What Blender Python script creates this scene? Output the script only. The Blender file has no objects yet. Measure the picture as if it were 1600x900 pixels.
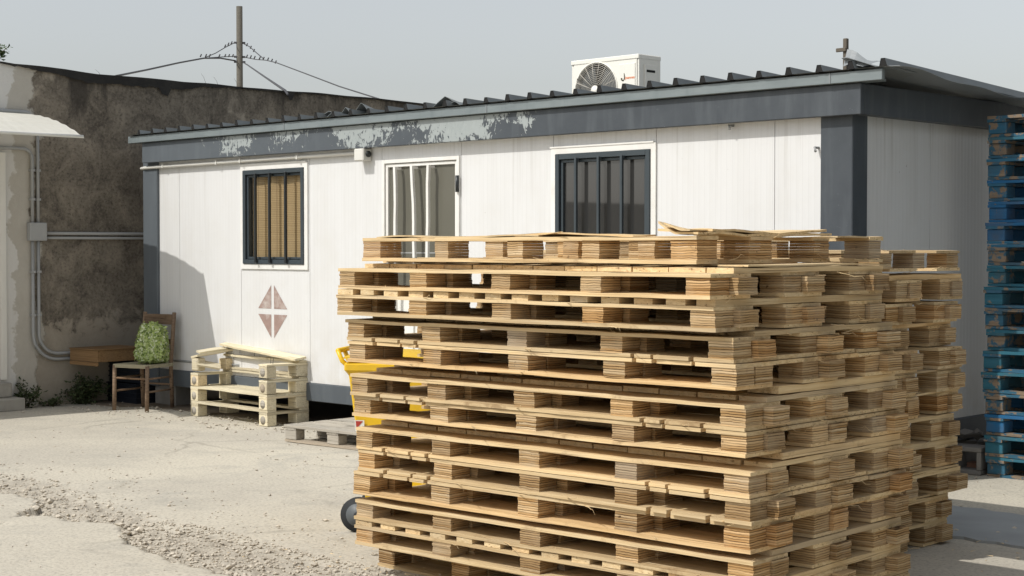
import bpy, bmesh, math, random
import numpy as np
from mathutils import Vector, Matrix, noise

R = math.radians
rnd = random.Random(7)
S = bpy.context.scene
COL = S.collection

# ------------------------------------------------------------------ camera
cam = bpy.data.objects.new('camera', bpy.data.cameras.new('camera'))
COL.objects.link(cam)
cam.location = (0, 0, 1.65)
cam.rotation_euler = (R(90) - math.atan(63 / 2459), 0, 0)
cam.data.sensor_width = 36
cam.data.lens = 36 * 2459 / 1600
cam.data.clip_start = 0.1
cam.data.clip_end = 3000
S.camera = cam

# ------------------------------------------------------------------ sky and sun
SUN = Vector((-.935, -.484, 1.2)).normalized()
EL = math.asin(SUN.z)
AZ = math.atan2(SUN.x, SUN.y)
w = bpy.data.worlds.new('World')
S.world = w
w.use_nodes = True
wt = w.node_tree
wt.nodes.clear()
sky = wt.nodes.new('ShaderNodeTexSky')
sky.sky_type = 'NISHITA'
sky.sun_disc = False
sky.sun_elevation = EL
sky.sun_rotation = AZ
sky.air_density = 1.2
sky.dust_density = 2.0
sky.ozone_density = 1.0
hs = wt.nodes.new('ShaderNodeHueSaturation')
hs.inputs['Saturation'].default_value = .3
bg = wt.nodes.new('ShaderNodeBackground')
bg.inputs['Strength'].default_value = .14
wo = wt.nodes.new('ShaderNodeOutputWorld')
wt.links.new(sky.outputs[0], hs.inputs['Color'])
wt.links.new(hs.outputs[0], bg.inputs['Color'])
wt.links.new(bg.outputs[0], wo.inputs['Surface'])

sl = bpy.data.lights.new('sun', 'SUN')
sl.energy = 3.15
sl.angle = R(.5)
sl.color = (1, .97, .92)
so = bpy.data.objects.new('sun', sl)
COL.objects.link(so)
so.rotation_euler = SUN.to_track_quat('Z', 'Y').to_euler()
so.location = (-20, -12, 20)

S.view_settings.view_transform = 'Standard'
S.view_settings.look = 'None'
S.view_settings.exposure = 0.0
S.view_settings.gamma = 1.0
S.view_settings.use_curve_mapping = False

# ------------------------------------------------------------------ local frame of the cabin (x along its front, y into it)
O = Vector((2.290, 10.601, 0))
XL = Vector((.7147, -.6994, 0))
YL = Vector((.6994, .7147, 0))
CAB_ROT = math.atan2(-.6994, .7147)


def L(x, y, z=0.0):
    return O + XL * x + YL * y + Vector((0, 0, z))


# ------------------------------------------------------------------ node helper
class NT:
    def __init__(self, name):
        self.m = bpy.data.materials.new(name)
        self.m.use_nodes = True
        self.t = self.m.node_tree
        self.t.nodes.clear()
        self.out = self.t.nodes.new('ShaderNodeOutputMaterial')
        self.b = self.t.nodes.new('ShaderNodeBsdfPrincipled')
        self.t.links.new(self.b.outputs[0], self.out.inputs['Surface'])

    def put(self, sock, v):
        if v is None:
            return
        if isinstance(v, bpy.types.NodeSocket):
            self.t.links.new(v, sock)
        elif isinstance(v, (tuple, list)) and len(v) == 3 and sock.type == 'RGBA':
            sock.default_value = (*v, 1)
        else:
            sock.default_value = v

    def n(self, typ, ins=None, **props):
        nd = self.t.nodes.new(typ)
        for k, v in props.items():
            setattr(nd, k, v)
        for k, v in (ins or {}).items():
            self.put(nd.inputs[k], v)
        return nd

    def math(self, op, a, b=0.0, clamp=False):
        nd = self.n('ShaderNodeMath', {0: a, 1: b}, operation=op, use_clamp=clamp)
        return nd.outputs[0]

    def coord(self, scale=(1, 1, 1), rand=True, loc=(0, 0, 0)):
        tc = self.n('ShaderNodeTexCoord').outputs['Object']
        mp = self.n('ShaderNodeMapping', {'Vector': tc, 'Scale': scale, 'Location': loc})
        v = mp.outputs[0]
        if rand:
            oi = self.n('ShaderNodeObjectInfo').outputs['Random']
            r = self.math('MULTIPLY', oi, 91.7)
            v = self.n('ShaderNodeVectorMath', {0: v, 1: r}, operation='ADD').outputs[0]
        return v

    def noise(self, vec, scale, detail=4, rough=.55, dist=0.0):
        return self.n('ShaderNodeTexNoise', {'Vector': vec, 'Scale': scale, 'Detail': detail,
                                              'Roughness': rough, 'Distortion': dist}).outputs['Fac']

    def ramp(self, fac, stops):
        nd = self.n('ShaderNodeValToRGB', {'Fac': fac})
        el = nd.color_ramp.elements
        while len(el) < len(stops):
            el.new(.5)
        for e, (p, c) in zip(el, stops):
            e.position = p
            e.color = (*c, 1) if isinstance(c, tuple) else (c, c, c, 1)
        return nd.outputs[0]

    def mix(self, fac, a, b, mode='MIX'):
        nd = self.n('ShaderNodeMix', data_type='RGBA', blend_type=mode)
        self.put(nd.inputs[0], fac)
        self.put(nd.inputs[6], a)
        self.put(nd.inputs[7], b)
        return nd.outputs[2]

    def bump(self, h, strength=.3, dist=.01):
        nd = self.n('ShaderNodeBump', {'Height': h, 'Strength': strength, 'Distance': dist})
        self.t.links.new(nd.outputs[0], self.b.inputs['Normal'])

    def fin(self, col, rough=.7, spec=.3, metal=0.0):
        self.put(self.b.inputs['Base Color'], col)
        self.put(self.b.inputs['Roughness'], rough)
        self.b.inputs['Specular IOR Level'].default_value = spec
        self.b.inputs['Metallic'].default_value = metal
        return self.m


def simple(name, col, rough=.6, spec=.4, var=.12, scale=9.0, metal=0.0, grime=None):
    k = NT(name)
    v = k.coord()
    f = k.noise(v, scale, 5)
    c = k.mix(f, tuple(x * (1 - var) for x in col), tuple(min(1, x * (1 + var)) for x in col))
    if grime:
        g = k.ramp(k.noise(v, scale * .45, 6, .65), [(.48, 0.0), (.7, 1.0)])
        c = k.mix(k.math('MULTIPLY', g, grime[1]), c, grime[0])
    k.bump(f, .15, .004)
    return k.fin(c, rough, spec, metal)


M = {}


def m_block():
    k = NT('plywood_block_wood')
    v = k.coord()
    tc = k.n('ShaderNodeTexCoord').outputs['Object']
    sep = k.n('ShaderNodeSeparateXYZ', {0: tc})
    oi = k.n('ShaderNodeObjectInfo').outputs['Random']
    wob = k.math('MULTIPLY', k.noise(v, 14, 3), .010)
    z = k.math('MULTIPLY', k.math('ADD', sep.outputs[2], wob), 96.0)
    fl = k.math('FLOOR', z)
    fr = k.math('FRACT', z)
    wn = k.n('ShaderNodeTexWhiteNoise', noise_dimensions='2D')
    cmb = k.n('ShaderNodeCombineXYZ', {0: fl, 1: oi})
    k.t.links.new(cmb.outputs[0], wn.inputs['Vector'])
    base = k.ramp(wn.outputs['Value'], [(0, (.42, .275, .13)), (.3, (.56, .40, .22)), (.65, (.71, .54, .33)), (1, (.79, .645, .435))])
    st = k.noise(k.coord((7, 7, 170)), 1.0, 4, .6)
    base = k.mix(k.ramp(st, [(.35, .55), (.75, 0.0)]), base, (.30, .18, .075))
    # dark glue lines between the plies
    ln = k.ramp(fr, [(0, 1.0), (.22, 1.0), (.36, 0.0)])
    gap = k.math('MULTIPLY', k.ramp(k.noise(v, 13, 3), [(.34, .45), (.58, 1.0)]), k.ramp(wn.outputs['Value'], [(0, 1.0), (1, .45)]))
    base = k.mix(k.math('MULTIPLY', ln, gap), base, (.055, .030, .013))
    kn = k.ramp(k.noise(v, 34, 2), [(.70, 0.0), (.76, .85)])
    base = k.mix(kn, base, (.09, .05, .02))
    tint = k.ramp(k.math('FRACT', k.math('MULTIPLY', oi, 37.3)), [(0, (.68, .63, .57)), (.35, (.92, .88, .82)), (.7, (1, .98, .95)), (.88, (1.06, .95, .80)), (1, (.98, .80, .62))])
    base = k.mix(1.0, base, tint, 'MULTIPLY')
    gr = k.ramp(k.noise(k.coord(), 5.3, 4), [(.50, 0.0), (.75, .6)])
    base = k.mix(gr, base, (.42, .335, .23))
    base = k.mix(k.ramp(k.math('FRACT', k.math('MULTIPLY', oi, 71.9)), [(.90, 0.0), (.99, .4)]), base, (.37, .32, .255))
    bl = k.ramp(k.noise(k.coord(loc=(5, 5, 5)), 9, 5, .7), [(.64, 0.0), (.72, .6)])
    base = k.mix(bl, base, (.15, .10, .055))
    k.bump(k.math('ADD', k.math('MULTIPLY', ln, -1.0), st), .5, .003)
    return k.fin(base, .8, .15)


def m_board(name, c0, c1, c2, dark, grey):
    k = NT(name)
    v = k.coord()
    oi = k.n('ShaderNodeObjectInfo').outputs['Random']
    st = k.noise(k.coord((2.2, 34, 90)), 1.0, 5, .62, .4)
    base = k.ramp(st, [(.25, c0), (.5, c1), (.75, c2)])
    cr = k.noise(k.coord((1.3, 60, 150), loc=(4, 9, 2)), 1.0, 3, .5)
    base = k.mix(k.ramp(cr, [(.62, 0.0), (.70, .85)]), base, dark)
    big = k.ramp(k.noise(k.coord((2.5, 6, 6)), 1.0, 4), [(.48, 0.0), (.75, .55)])
    base = k.mix(big, base, grey)
    tint = k.ramp(oi, [(0, (.74, .70, .65)), (.4, (.95, .92, .87)), (.8, (1.05, 1.0, .92)), (1, (.98, .86, .72))])
    base = k.mix(1.0, base, tint, 'MULTIPLY')
    old = k.ramp(k.math('FRACT', k.math('MULTIPLY', oi, 53.7)), [(.88, 0.0), (.99, .4)])
    base = k.mix(old, base, grey)
    stn = k.ramp(k.noise(k.coord((2, 2, 2), loc=(8, 3, 1)), 2.1, 6, .7), [(.60, 0.0), (.70, .55)])
    base = k.mix(stn, base, dark)
    k.bump(k.math('SUBTRACT', st, k.ramp(cr, [(.6, 0.0), (.7, 1.0)])), .45, .003)
    return k.fin(base, .82, .15)


M['block'] = m_block()
M['board'] = m_board('plywood_board', (.50, .37, .205), (.69, .54, .325), (.79, .665, .445), (.18, .105, .05), (.46, .38, .275))
M['greywood'] = m_board('weathered_grey_wood', (.30, .285, .255), (.42, .40, .36), (.52, .50, .45), (.10, .09, .075), (.33, .31, .28))
M['cream'] = m_board('pale_pallet_wood', (.56, .50, .36), (.72, .67, .51), (.80, .76, .63), (.16, .12, .07), (.50, .46, .36))
M['chairwood'] = m_board('old_chair_wood', (.15, .105, .075), (.23, .165, .118), (.31, .235, .175), (.04, .027, .02), (.19, .145, .11))
M['drawerwood'] = m_board('drawer_wood', (.19, .115, .058), (.26, .165, .085), (.32, .21, .115), (.06, .035, .02), (.22, .15, .09))


def m_blue(name, c, wear):
    k = NT(name)
    v = k.coord()
    st = k.noise(k.coord((3, 30, 60)), 1.0, 4)
    p = k.mix(st, tuple(x * .65 for x in c), tuple(x * 1.25 for x in c))
    wood = k.mix(st, (.16, .11, .07), (.36, .28, .20))
    a = k.noise(v, 11, 7, .68)
    mask = k.ramp(a, [(wear, 0.0), (wear + .04, 1.0)])
    col = k.mix(mask, p, wood)
    g = k.ramp(k.noise(v, 5, 5), [(.5, 0.0), (.8, .6)])
    col = k.mix(g, col, (.12, .11, .09))
    k.bump(k.math('ADD', st, mask), .3, .003)
    return k.fin(col, .6, .3)


M['blue0'] = m_blue('worn_blue_paint', (.035, .150, .25), .555)
M['blue1'] = m_blue('fresh_blue_paint', (.022, .14, .31), .62)
M['blue2'] = m_blue('teal_blue_paint', (.035, .15, .21), .575)
M['blue3'] = m_blue('scuffed_blue_paint', (.04, .13, .20), .485)


def m_panel():
    k = NT('white_sandwich_panel')
    tc = k.coord(rand=False)
    sep = k.n('ShaderNodeSeparateXYZ', {0: tc})
    rib = k.math('SINE', k.math('MULTIPLY', k.math('ADD', sep.outputs[0], sep.outputs[1]), 2 * math.pi / .05))
    streak = k.noise(k.coord((9, 9, .8), False), 1.0, 5, .6)
    c = k.mix(k.ramp(streak, [(.45, 0.0), (.8, .45)]), (.69, .692, .685), (.60, .595, .575))
    mot = k.ramp(k.noise(k.coord((1, 1, 1), False), 2.2, 6, .65), [(.5, 0.0), (.78, .3)])
    c = k.mix(mot, c, (.60, .58, .53))
    low = k.n('ShaderNodeMapRange', {0: sep.outputs[2], 1: 1.0, 2: .35}).outputs[0]
    c = k.mix(k.math('MULTIPLY', low, k.ramp(k.noise(tc, 6, 5), [(.35, 0.0), (.7, .5)])), c, (.52, .48, .40))
    hiz = k.n('ShaderNodeMapRange', {0: sep.outputs[2], 1: 1.7, 2: 2.5}).outputs[0]
    drip = k.ramp(k.noise(k.coord((16, 16, .35), False, (2, 2, 2)), 1.0, 5, .65), [(.56, 0.0), (.72, .5)])
    c = k.mix(k.math('MULTIPLY', hiz, drip), c, (.42, .40, .36))
    sp = k.ramp(k.noise(tc, 21, 2), [(.775, 0.0), (.80, .5)])
    c = k.mix(sp, c, (.3, .28, .25))
    rl = k.ramp(rib, [(.0, 0.0), (.93, 0.0), (1.0, .20)])
    c = k.mix(rl, c, (.45, .44, .42))
    k.bump(rib, .10, .004)
    return k.fin(c, .45, .35)


M['panel'] = m_panel()


def m_navy(name, peel):
    k = NT(name)
    tc = k.coord(rand=False)
    sep = k.n('ShaderNodeSeparateXYZ', {0: tc})
    f = k.noise(tc, 5, 6, .6)
    st = k.noise(k.coord((10, 10, 1.2), False), 1.0, 4)
    c = k.mix(f, (.042, .050, .060), (.078, .090, .101))
    c = k.mix(k.ramp(st, [(.5, 0.0), (.85, .5)]), c, (.135, .152, .165))
    sc = k.ramp(k.noise(k.coord((3, 3, 9), False), 6, 4, .7, 1.5), [(.70, 0.0), (.74, .7)])
    c = k.mix(sc, c, (.30, .32, .32))
    fade = k.n('ShaderNodeMapRange', {0: sep.outputs[0], 1: -2.5, 2: -8.3, 3: 0.0, 4: .42}).outputs[0]
    c = k.mix(fade, c, (.17, .195, .215))
    hgt = f
    if peel:
        xx = k.n('ShaderNodeMapRange', {0: sep.outputs[0], 1: -8.0, 2: -2.0, 3: 0.0, 4: 1.0}).outputs[0]
        px_of = lambda q: (q + 8.0) / 6.0
        env = k.ramp(xx, [(0, .25), (px_of(-7.3), .40), (px_of(-7.0), .66), (px_of(-6.75), .62), (px_of(-6.55), .36), (px_of(-6.2), .60), (px_of(-5.9), .56), (px_of(-5.55), .30),
                          (px_of(-5.25), .74), (px_of(-4.75), .76), (px_of(-4.55), .40), (px_of(-4.15), .68), (px_of(-3.85), .82), (px_of(-3.45), .74), (px_of(-3.25), .46), (px_of(-3.0), .56), (px_of(-2.75), .15)])
        up = k.n('ShaderNodeMapRange', {0: sep.outputs[2], 1: 2.54, 2: 2.745, 3: -.055, 4: .055}).outputs[0]
        lo = k.noise(k.coord((1, 1, 1.6), False), 5.5, 3, .55, .6)
        hi = k.noise(k.coord((1, 1, .6), False), 21, 8, .70, 1.1)
        a = k.math('ADD', k.math('ADD', k.math('MULTIPLY', lo, .42), k.math('MULTIPLY', hi, .68)), k.math('ADD', k.math('MULTIPLY', k.math('SUBTRACT', env, .5), .48), up))
        msk = k.ramp(a, [(.618, 0.0), (.624, 1.0)])
        rim = k.ramp(a, [(.593, 0.0), (.618, .8), (.630, 0.0)])
        c = k.mix(rim, c, (.05, .05, .052))
        c = k.mix(msk, c, k.mix(hi, (.25, .285, .285), (.40, .43, .425)))
        hgt = k.math('SUBTRACT', f, msk)
    k.bump(hgt, .25, .004)
    return k.fin(c, .55, .4)


M['fascia'] = m_navy('peeling_blue_grey_paint', True)
M['navy'] = m_navy('blue_grey_paint', False)


def m_galv():
    k = NT('galvanised_trim')
    tc = k.coord(rand=False)
    st = k.noise(k.coord((4, 4, 14), False), 1.0, 5, .6)
    c = k.mix(st, (.155, .185, .195), (.25, .285, .29))
    dr = k.ramp(k.noise(k.coord((11, 11, 1.0), False), 1.0, 4), [(.55, 0.0), (.8, .5)])
    c = k.mix(dr, c, (.13, .155, .165))
    return k.fin(c, .5, .4, .15)


M['galv'] = m_galv()
M['roofmetal'] = simple('dark_roof_sheet', (.19, .21, .215), .5, .4, .25, 4, grime=((.16, .15, .13), .5))
M['roofunder'] = simple('bare_sheet_underside', (.22, .24, .25), .5, .4, .2, 3)


def m_stucco():
    k = NT('stained_stucco')
    tc = k.coord(rand=False)
    sep = k.n('ShaderNodeSeparateXYZ', {0: tc})
    big = k.noise(k.coord((1, 1, 1.1), False), .9, 6, .6, .3)
    med = k.noise(tc, 3.4, 12, .72, .5)
    fine = k.noise(tc, 34, 5, .72)
    dark = k.mix(k.ramp(med, [(.36, 0.0), (.62, 1.0)]), (.118, .103, .085), (.28, .245, .196))
    dark = k.mix(k.ramp(fine, [(.52, 0.0), (.68, .45)]), dark, (.33, .29, .235))
    dark = k.mix(k.ramp(fine, [(.34, .6), (.47, 0.0)]), dark, (.05, .044, .037))
    light = k.mix(med, (.28, .245, .195), (.46, .41, .335))
    # lighter render where the black film has washed off: the lower wall and patches near the top
    lowz = k.n('ShaderNodeMapRange', {0: sep.outputs[2], 1: 1.35, 2: .45, 3: -.16, 4: .20}).outputs[0]
    topz = k.n('ShaderNodeMapRange', {0: sep.outputs[2], 1: 2.7, 2: 3.2, 3: -.03, 4: .075}).outputs[0]
    a = k.math('ADD', k.math('ADD', k.math('MULTIPLY', big, .6), k.math('MULTIPLY', med, .4)), k.math('ADD', lowz, topz))
    c = k.mix(k.ramp(a, [(.495, 0.0), (.535, .85)]), dark, light)
    # soot streaks running down from the coping
    stz = k.n('ShaderNodeMapRange', {0: sep.outputs[2], 1: 2.55, 2: 3.45, 3: -.2, 4: .12}).outputs[0]
    str_ = k.noise(k.coord((2.4, 2.4, .45), False), 1.6, 5, .6)
    c = k.mix(k.ramp(k.math('ADD', str_, stz), [(.54, 0.0), (.70, .8)]), c, (.05, .045, .04))
    # pale newer plaster beside the door, torn edge
    e = k.math('ADD', sep.outputs[1], k.math('MULTIPLY', k.math('SUBTRACT', k.noise(k.coord((1, 1, 1), False, (3, 1, 7)), 2.6, 6, .6), .5), .55))
    edge = k.ramp(k.math('MULTIPLY', k.math('ADD', e, 1.5), .667), [(.355, 1.0), (.372, 0.0)])
    pale = k.mix(med, (.42, .39, .335), (.58, .55, .49))
    c = k.mix(edge, c, pale)
    e2 = k.ramp(k.math('MULTIPLY', k.math('ADD', e, 1.6), .667), [(.265, 1.0), (.28, 0.0)])
    c = k.mix(e2, c, (.66, .645, .61))
    k.bump(k.math('ADD', k.math('ADD', med, k.math('MULTIPLY', fine, .35)), k.math('MULTIPLY', edge, .5)), .7, .02)
    return k.fin(c, .92, .1)


M['stucco'] = m_stucco()
M['bitumen'] = simple('black_bitumen', (.022, .021, .02), .7, .3, .3, 6, grime=((.07, .065, .055), .5))
M['pvc'] = simple('grey_pvc', (.36, .365, .36), .45, .4, .08, 12)
M['pvcwhite'] = simple('white_pvc', (.66, .65, .60), .45, .4, .08, 12)
M['cream_paint'] = simple('cream_door_paint', (.74, .72, .66), .5, .4, .05, 6)
M['whitepaint'] = simple('white_metal_paint', (.78, .77, .73), .4, .4, .05, 9, grime=((.5, .47, .42), .3))
M['darkframe'] = simple('anthracite_paint', (.045, .058, .066), .4, .45, .2, 8)
M['blacksteel'] = simple('black_steel', (.022, .026, .028), .4, .45, .2, 8)
M['acwhite'] = simple('aircon_white', (.78, .76, .69), .4, .4, .03, 6)
M['acgrille'] = simple('grille_wire', (.50, .47, .41), .4, .4, .05, 6)
M['dark'] = simple('dark_hollow', (.02, .02, .02), .8, .2, .2, 5)
M['rubber'] = simple('black_rubber', (.028, .03, .032), .75, .3, .2, 20)
M['rim'] = simple('grey_plastic_rim', (.10, .11, .115), .5, .4, .1, 10)
M['yellow'] = simple('yellow_bin_plastic', (.80, .50, .012), .38, .45, .10, 6, grime=((.45, .30, .04), .4))
M['crate'] = simple('black_plastic_crate', (.010, .013, .020), .45, .4, .2, 8)
M['block_concrete'] = simple('grey_concrete_block', (.22, .21, .195), .9, .1, .22, 14, grime=((.2, .19, .17), .6))
M['brick'] = simple('red_brick', (.30, .17, .12), .9, .1, .2, 10)
M['steps'] = simple('step_concrete', (.36, .34, .30), .9, .1, .2, 7, grime=((.2, .19, .17), .6))
M['orange'] = simple('orange_print', (.85, .22, .05), .5, .3, .03)
M['logo'] = simple('dark_print', (.10, .09, .05), .5, .3, .1)
M['mark'] = simple('faded_brown_mark', (.33, .235, .205), .6, .2, .3, 16, grime=((.58, .54, .5), .8))
M['red'] = simple('red_print', (.42, .05, .035), .5, .3, .05)
M['leaf'] = simple('weed_leaf', (.055, .075, .03), .6, .3, .35, 20)
M['leaf2'] = simple('shrub_leaf', (.05, .085, .025), .6, .3, .35, 20)
M['bark'] = simple('twig_bark', (.12, .09, .06), .9, .1, .2)
M['bagleaf'] = simple('lettuce_leaf', (.36, .45, .14), .4, .4, .5, 30)
M['straw'] = m_board('woven_straw_seat', (.26, .24, .17), (.36, .34, .25), (.46, .43, .33), (.12, .10, .06), (.33, .32, .26))
M['pole'] = m_board('weathered_pole', (.10, .095, .082), (.145, .14, .122), (.19, .185, .165), (.05, .045, .04), (.15, .14, .12))
M['cable'] = simple('black_cable', (.06, .06, .065), .6, .3, .1)
M['rust'] = simple('dark_weathered_wood', (.12, .105, .085), .85, .2, .25)
M['string'] = simple('jute_string', (.42, .32, .2), .9, .1, .1)


def m_awning():
    k = NT('awning_sheet')
    tc = k.coord(rand=False)
    st = k.noise(k.coord((2, 14, 2), False), 1.0, 4)
    c = k.mix(st, (.60, .58, .50), (.76, .74, .66))
    c = k.mix(k.ramp(k.noise(tc, 30, 2), [(.72, 0.0), (.76, .6)]), c, (.35, .32, .26))
    k.b.inputs['Transmission Weight'].default_value = 0
    return k.fin(c, .4, .4)


M['awning'] = m_awning()


def m_bag():
    k = NT('green_leafy_bag')
    v = k.coord((1, 1, 1), False)
    vo = k.n('ShaderNodeTexVoronoi', {'Vector': v, 'Scale': 52.0, 'Randomness': 1.0}, feature='F1')
    h = k.n('ShaderNodeSeparateColor', {0: vo.outputs['Color']}).outputs[0]
    f = k.noise(v, 34, 6, .7, 1.2)
    c = k.ramp(k.math('ADD', k.math('MULTIPLY', h, .5), k.math('MULTIPLY', f, .5)),
               [(.24, (.10, .16, .03)), (.42, (.30, .40, .10)), (.56, (.50, .60, .24)), (.70, (.74, .80, .55))])
    k.bump(k.math('ADD', vo.outputs['Distance'], f), .9, .02)
    return k.fin(c, .3, .5)


M['bag'] = m_bag()


def m_blind():
    k = NT('bamboo_blind')
    tc = k.coord(rand=False)
    sep = k.n('ShaderNodeSeparateXYZ', {0: tc})
    s = k.math('FRACT', k.math('MULTIPLY', sep.outputs[2], 58.0))
    c = k.mix(k.noise(k.coord((3, 3, 120), False), 1.0, 3), (.30, .20, .095), (.52, .375, .205))
    c = k.mix(k.ramp(s, [(0, .85), (.14, .85), (.24, 0.0)]), c, (.16, .09, .035))
    t2 = k.math('FRACT', k.math('MULTIPLY', sep.outputs[0], 6.5))
    c = k.mix(k.ramp(t2, [(0, .5), (.06, .5), (.1, 0.0)]), c, (.16, .09, .04))
    k.bump(s, .3, .004)
    return k.fin(c, .7, .2)


M['blind'] = m_blind()


def m_clear():
    k = NT('clear_window_glass')
    k.t.nodes.remove(k.b)
    tr = k.n('ShaderNodeBsdfTransparent', {'Color': (.93, .95, .94)})
    gl = k.n('ShaderNodeBsdfGlossy', {'Roughness': .02})
    mx = k.n('ShaderNodeMixShader', {0: .07})
    k.t.links.new(tr.outputs[0], mx.inputs[1])
    k.t.links.new(gl.outputs[0], mx.inputs[2])
    k.t.links.new(mx.outputs[0], k.out.inputs['Surface'])
    return k.m


M['clear'] = m_clear()


def m_glass(name, c, rough, spec):
    k = NT(name)
    f = k.noise(k.coord((1, 1, 1), False), 1.4, 3)
    return k.fin(k.mix(f, tuple(x * .85 for x in c), tuple(x * 1.1 for x in c)), rough, spec)


M['darkglass'] = m_glass('dark_tinted_glass', (.034, .034, .033), .03, 1.0)
M['filmglass'] = m_glass('frosted_olive_glass', (.135, .130, .105), .18, .5)


def m_ground():
    k = NT('dusty_concrete')
    tc = k.n('ShaderNodeTexCoord').outputs['Object']
    big = k.noise(tc, .33, 6, .6, .3)
    med = k.noise(tc, 1.7, 7, .64, .5)
    str_ = k.noise(k.n('ShaderNodeMapping', {'Vector': tc, 'Rotation': (0, 0, R(38)), 'Scale': (.9, 1.7, 1)}).outputs[0], 1.1, 8, .7)
    fine = k.noise(tc, 46, 5, .7)
    c = k.mix(med, (.42, .387, .325), (.55, .512, .43))
    c = k.mix(k.ramp(big, [(.40, 0.0), (.62, .9)]), c, (.59, .545, .445))
    c = k.mix(k.ramp(str_, [(.52, 0.0), (.66, .55)]), c, (.38, .36, .31))
    st = k.ramp(k.noise(tc, .8, 8, .72, .8), [(.56, 0.0), (.68, .5)])
    c = k.mix(st, c, (.34, .33, .295))
    c = k.mix(k.ramp(fine, [(.34, .7), (.5, 0.0)]), c, (.27, .245, .205))
    c = k.mix(k.ramp(fine, [(.58, 0.0), (.74, .55)]), c, (.68, .645, .56))
    vv = k.n('ShaderNodeVectorMath', {0: tc, 1: k.n('ShaderNodeVectorMath', {0: k.n('ShaderNodeTexNoise', {'Vector': tc, 'Scale': 2.2, 'Detail': 6.0}).outputs['Color'], 1: (.45, .45, 0)}, operation='MULTIPLY').outputs[0]}, operation='ADD').outputs[0]
    vor = k.n('ShaderNodeTexVoronoi', {'Vector': vv, 'Scale': .42}, feature='DISTANCE_TO_EDGE').outputs['Distance']
    crk = k.math('MULTIPLY', k.ramp(vor, [(0, 1.0), (.0035, .8), (.008, 0.0)]), k.ramp(k.noise(tc, .6, 3), [(.46, 0.0), (.58, .75)]))
    c = k.mix(k.math('MULTIPLY', crk, .55), c, (.20, .18, .145))
    pit = k.ramp(k.noise(tc, 95, 2), [(.74, 0.0), (.78, .8)])
    c = k.mix(pit, c, (.20, .18, .155))
    at = k.n('ShaderNodeAttribute', attribute_name='band').outputs['Fac']
    c = k.mix(k.math('MULTIPLY', at, .75), c, k.mix(fine, (.30, .265, .215), (.50, .455, .375)))
    h = k.math('ADD', k.math('MULTIPLY', med, .6), k.math('MULTIPLY', fine, .35))
    k.bump(k.math('ADD', h, k.math('MULTIPLY', k.math('MULTIPLY', at, fine), 1.0)), .55, .012)
    return k.fin(c, .95, .1)


M['ground'] = m_ground()
M['stone'] = simple('limestone_gravel', (.50, .45, .37), .95, .1, .55, 38)
M['strip'] = simple('blue_grey_screed', (.33, .345, .345), .85, .2, .25, 3, grime=((.36, .33, .28), .7))
M['soil'] = simple('dirty_soil', (.17, .14, .105), .95, .1, .3, 18)


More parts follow.
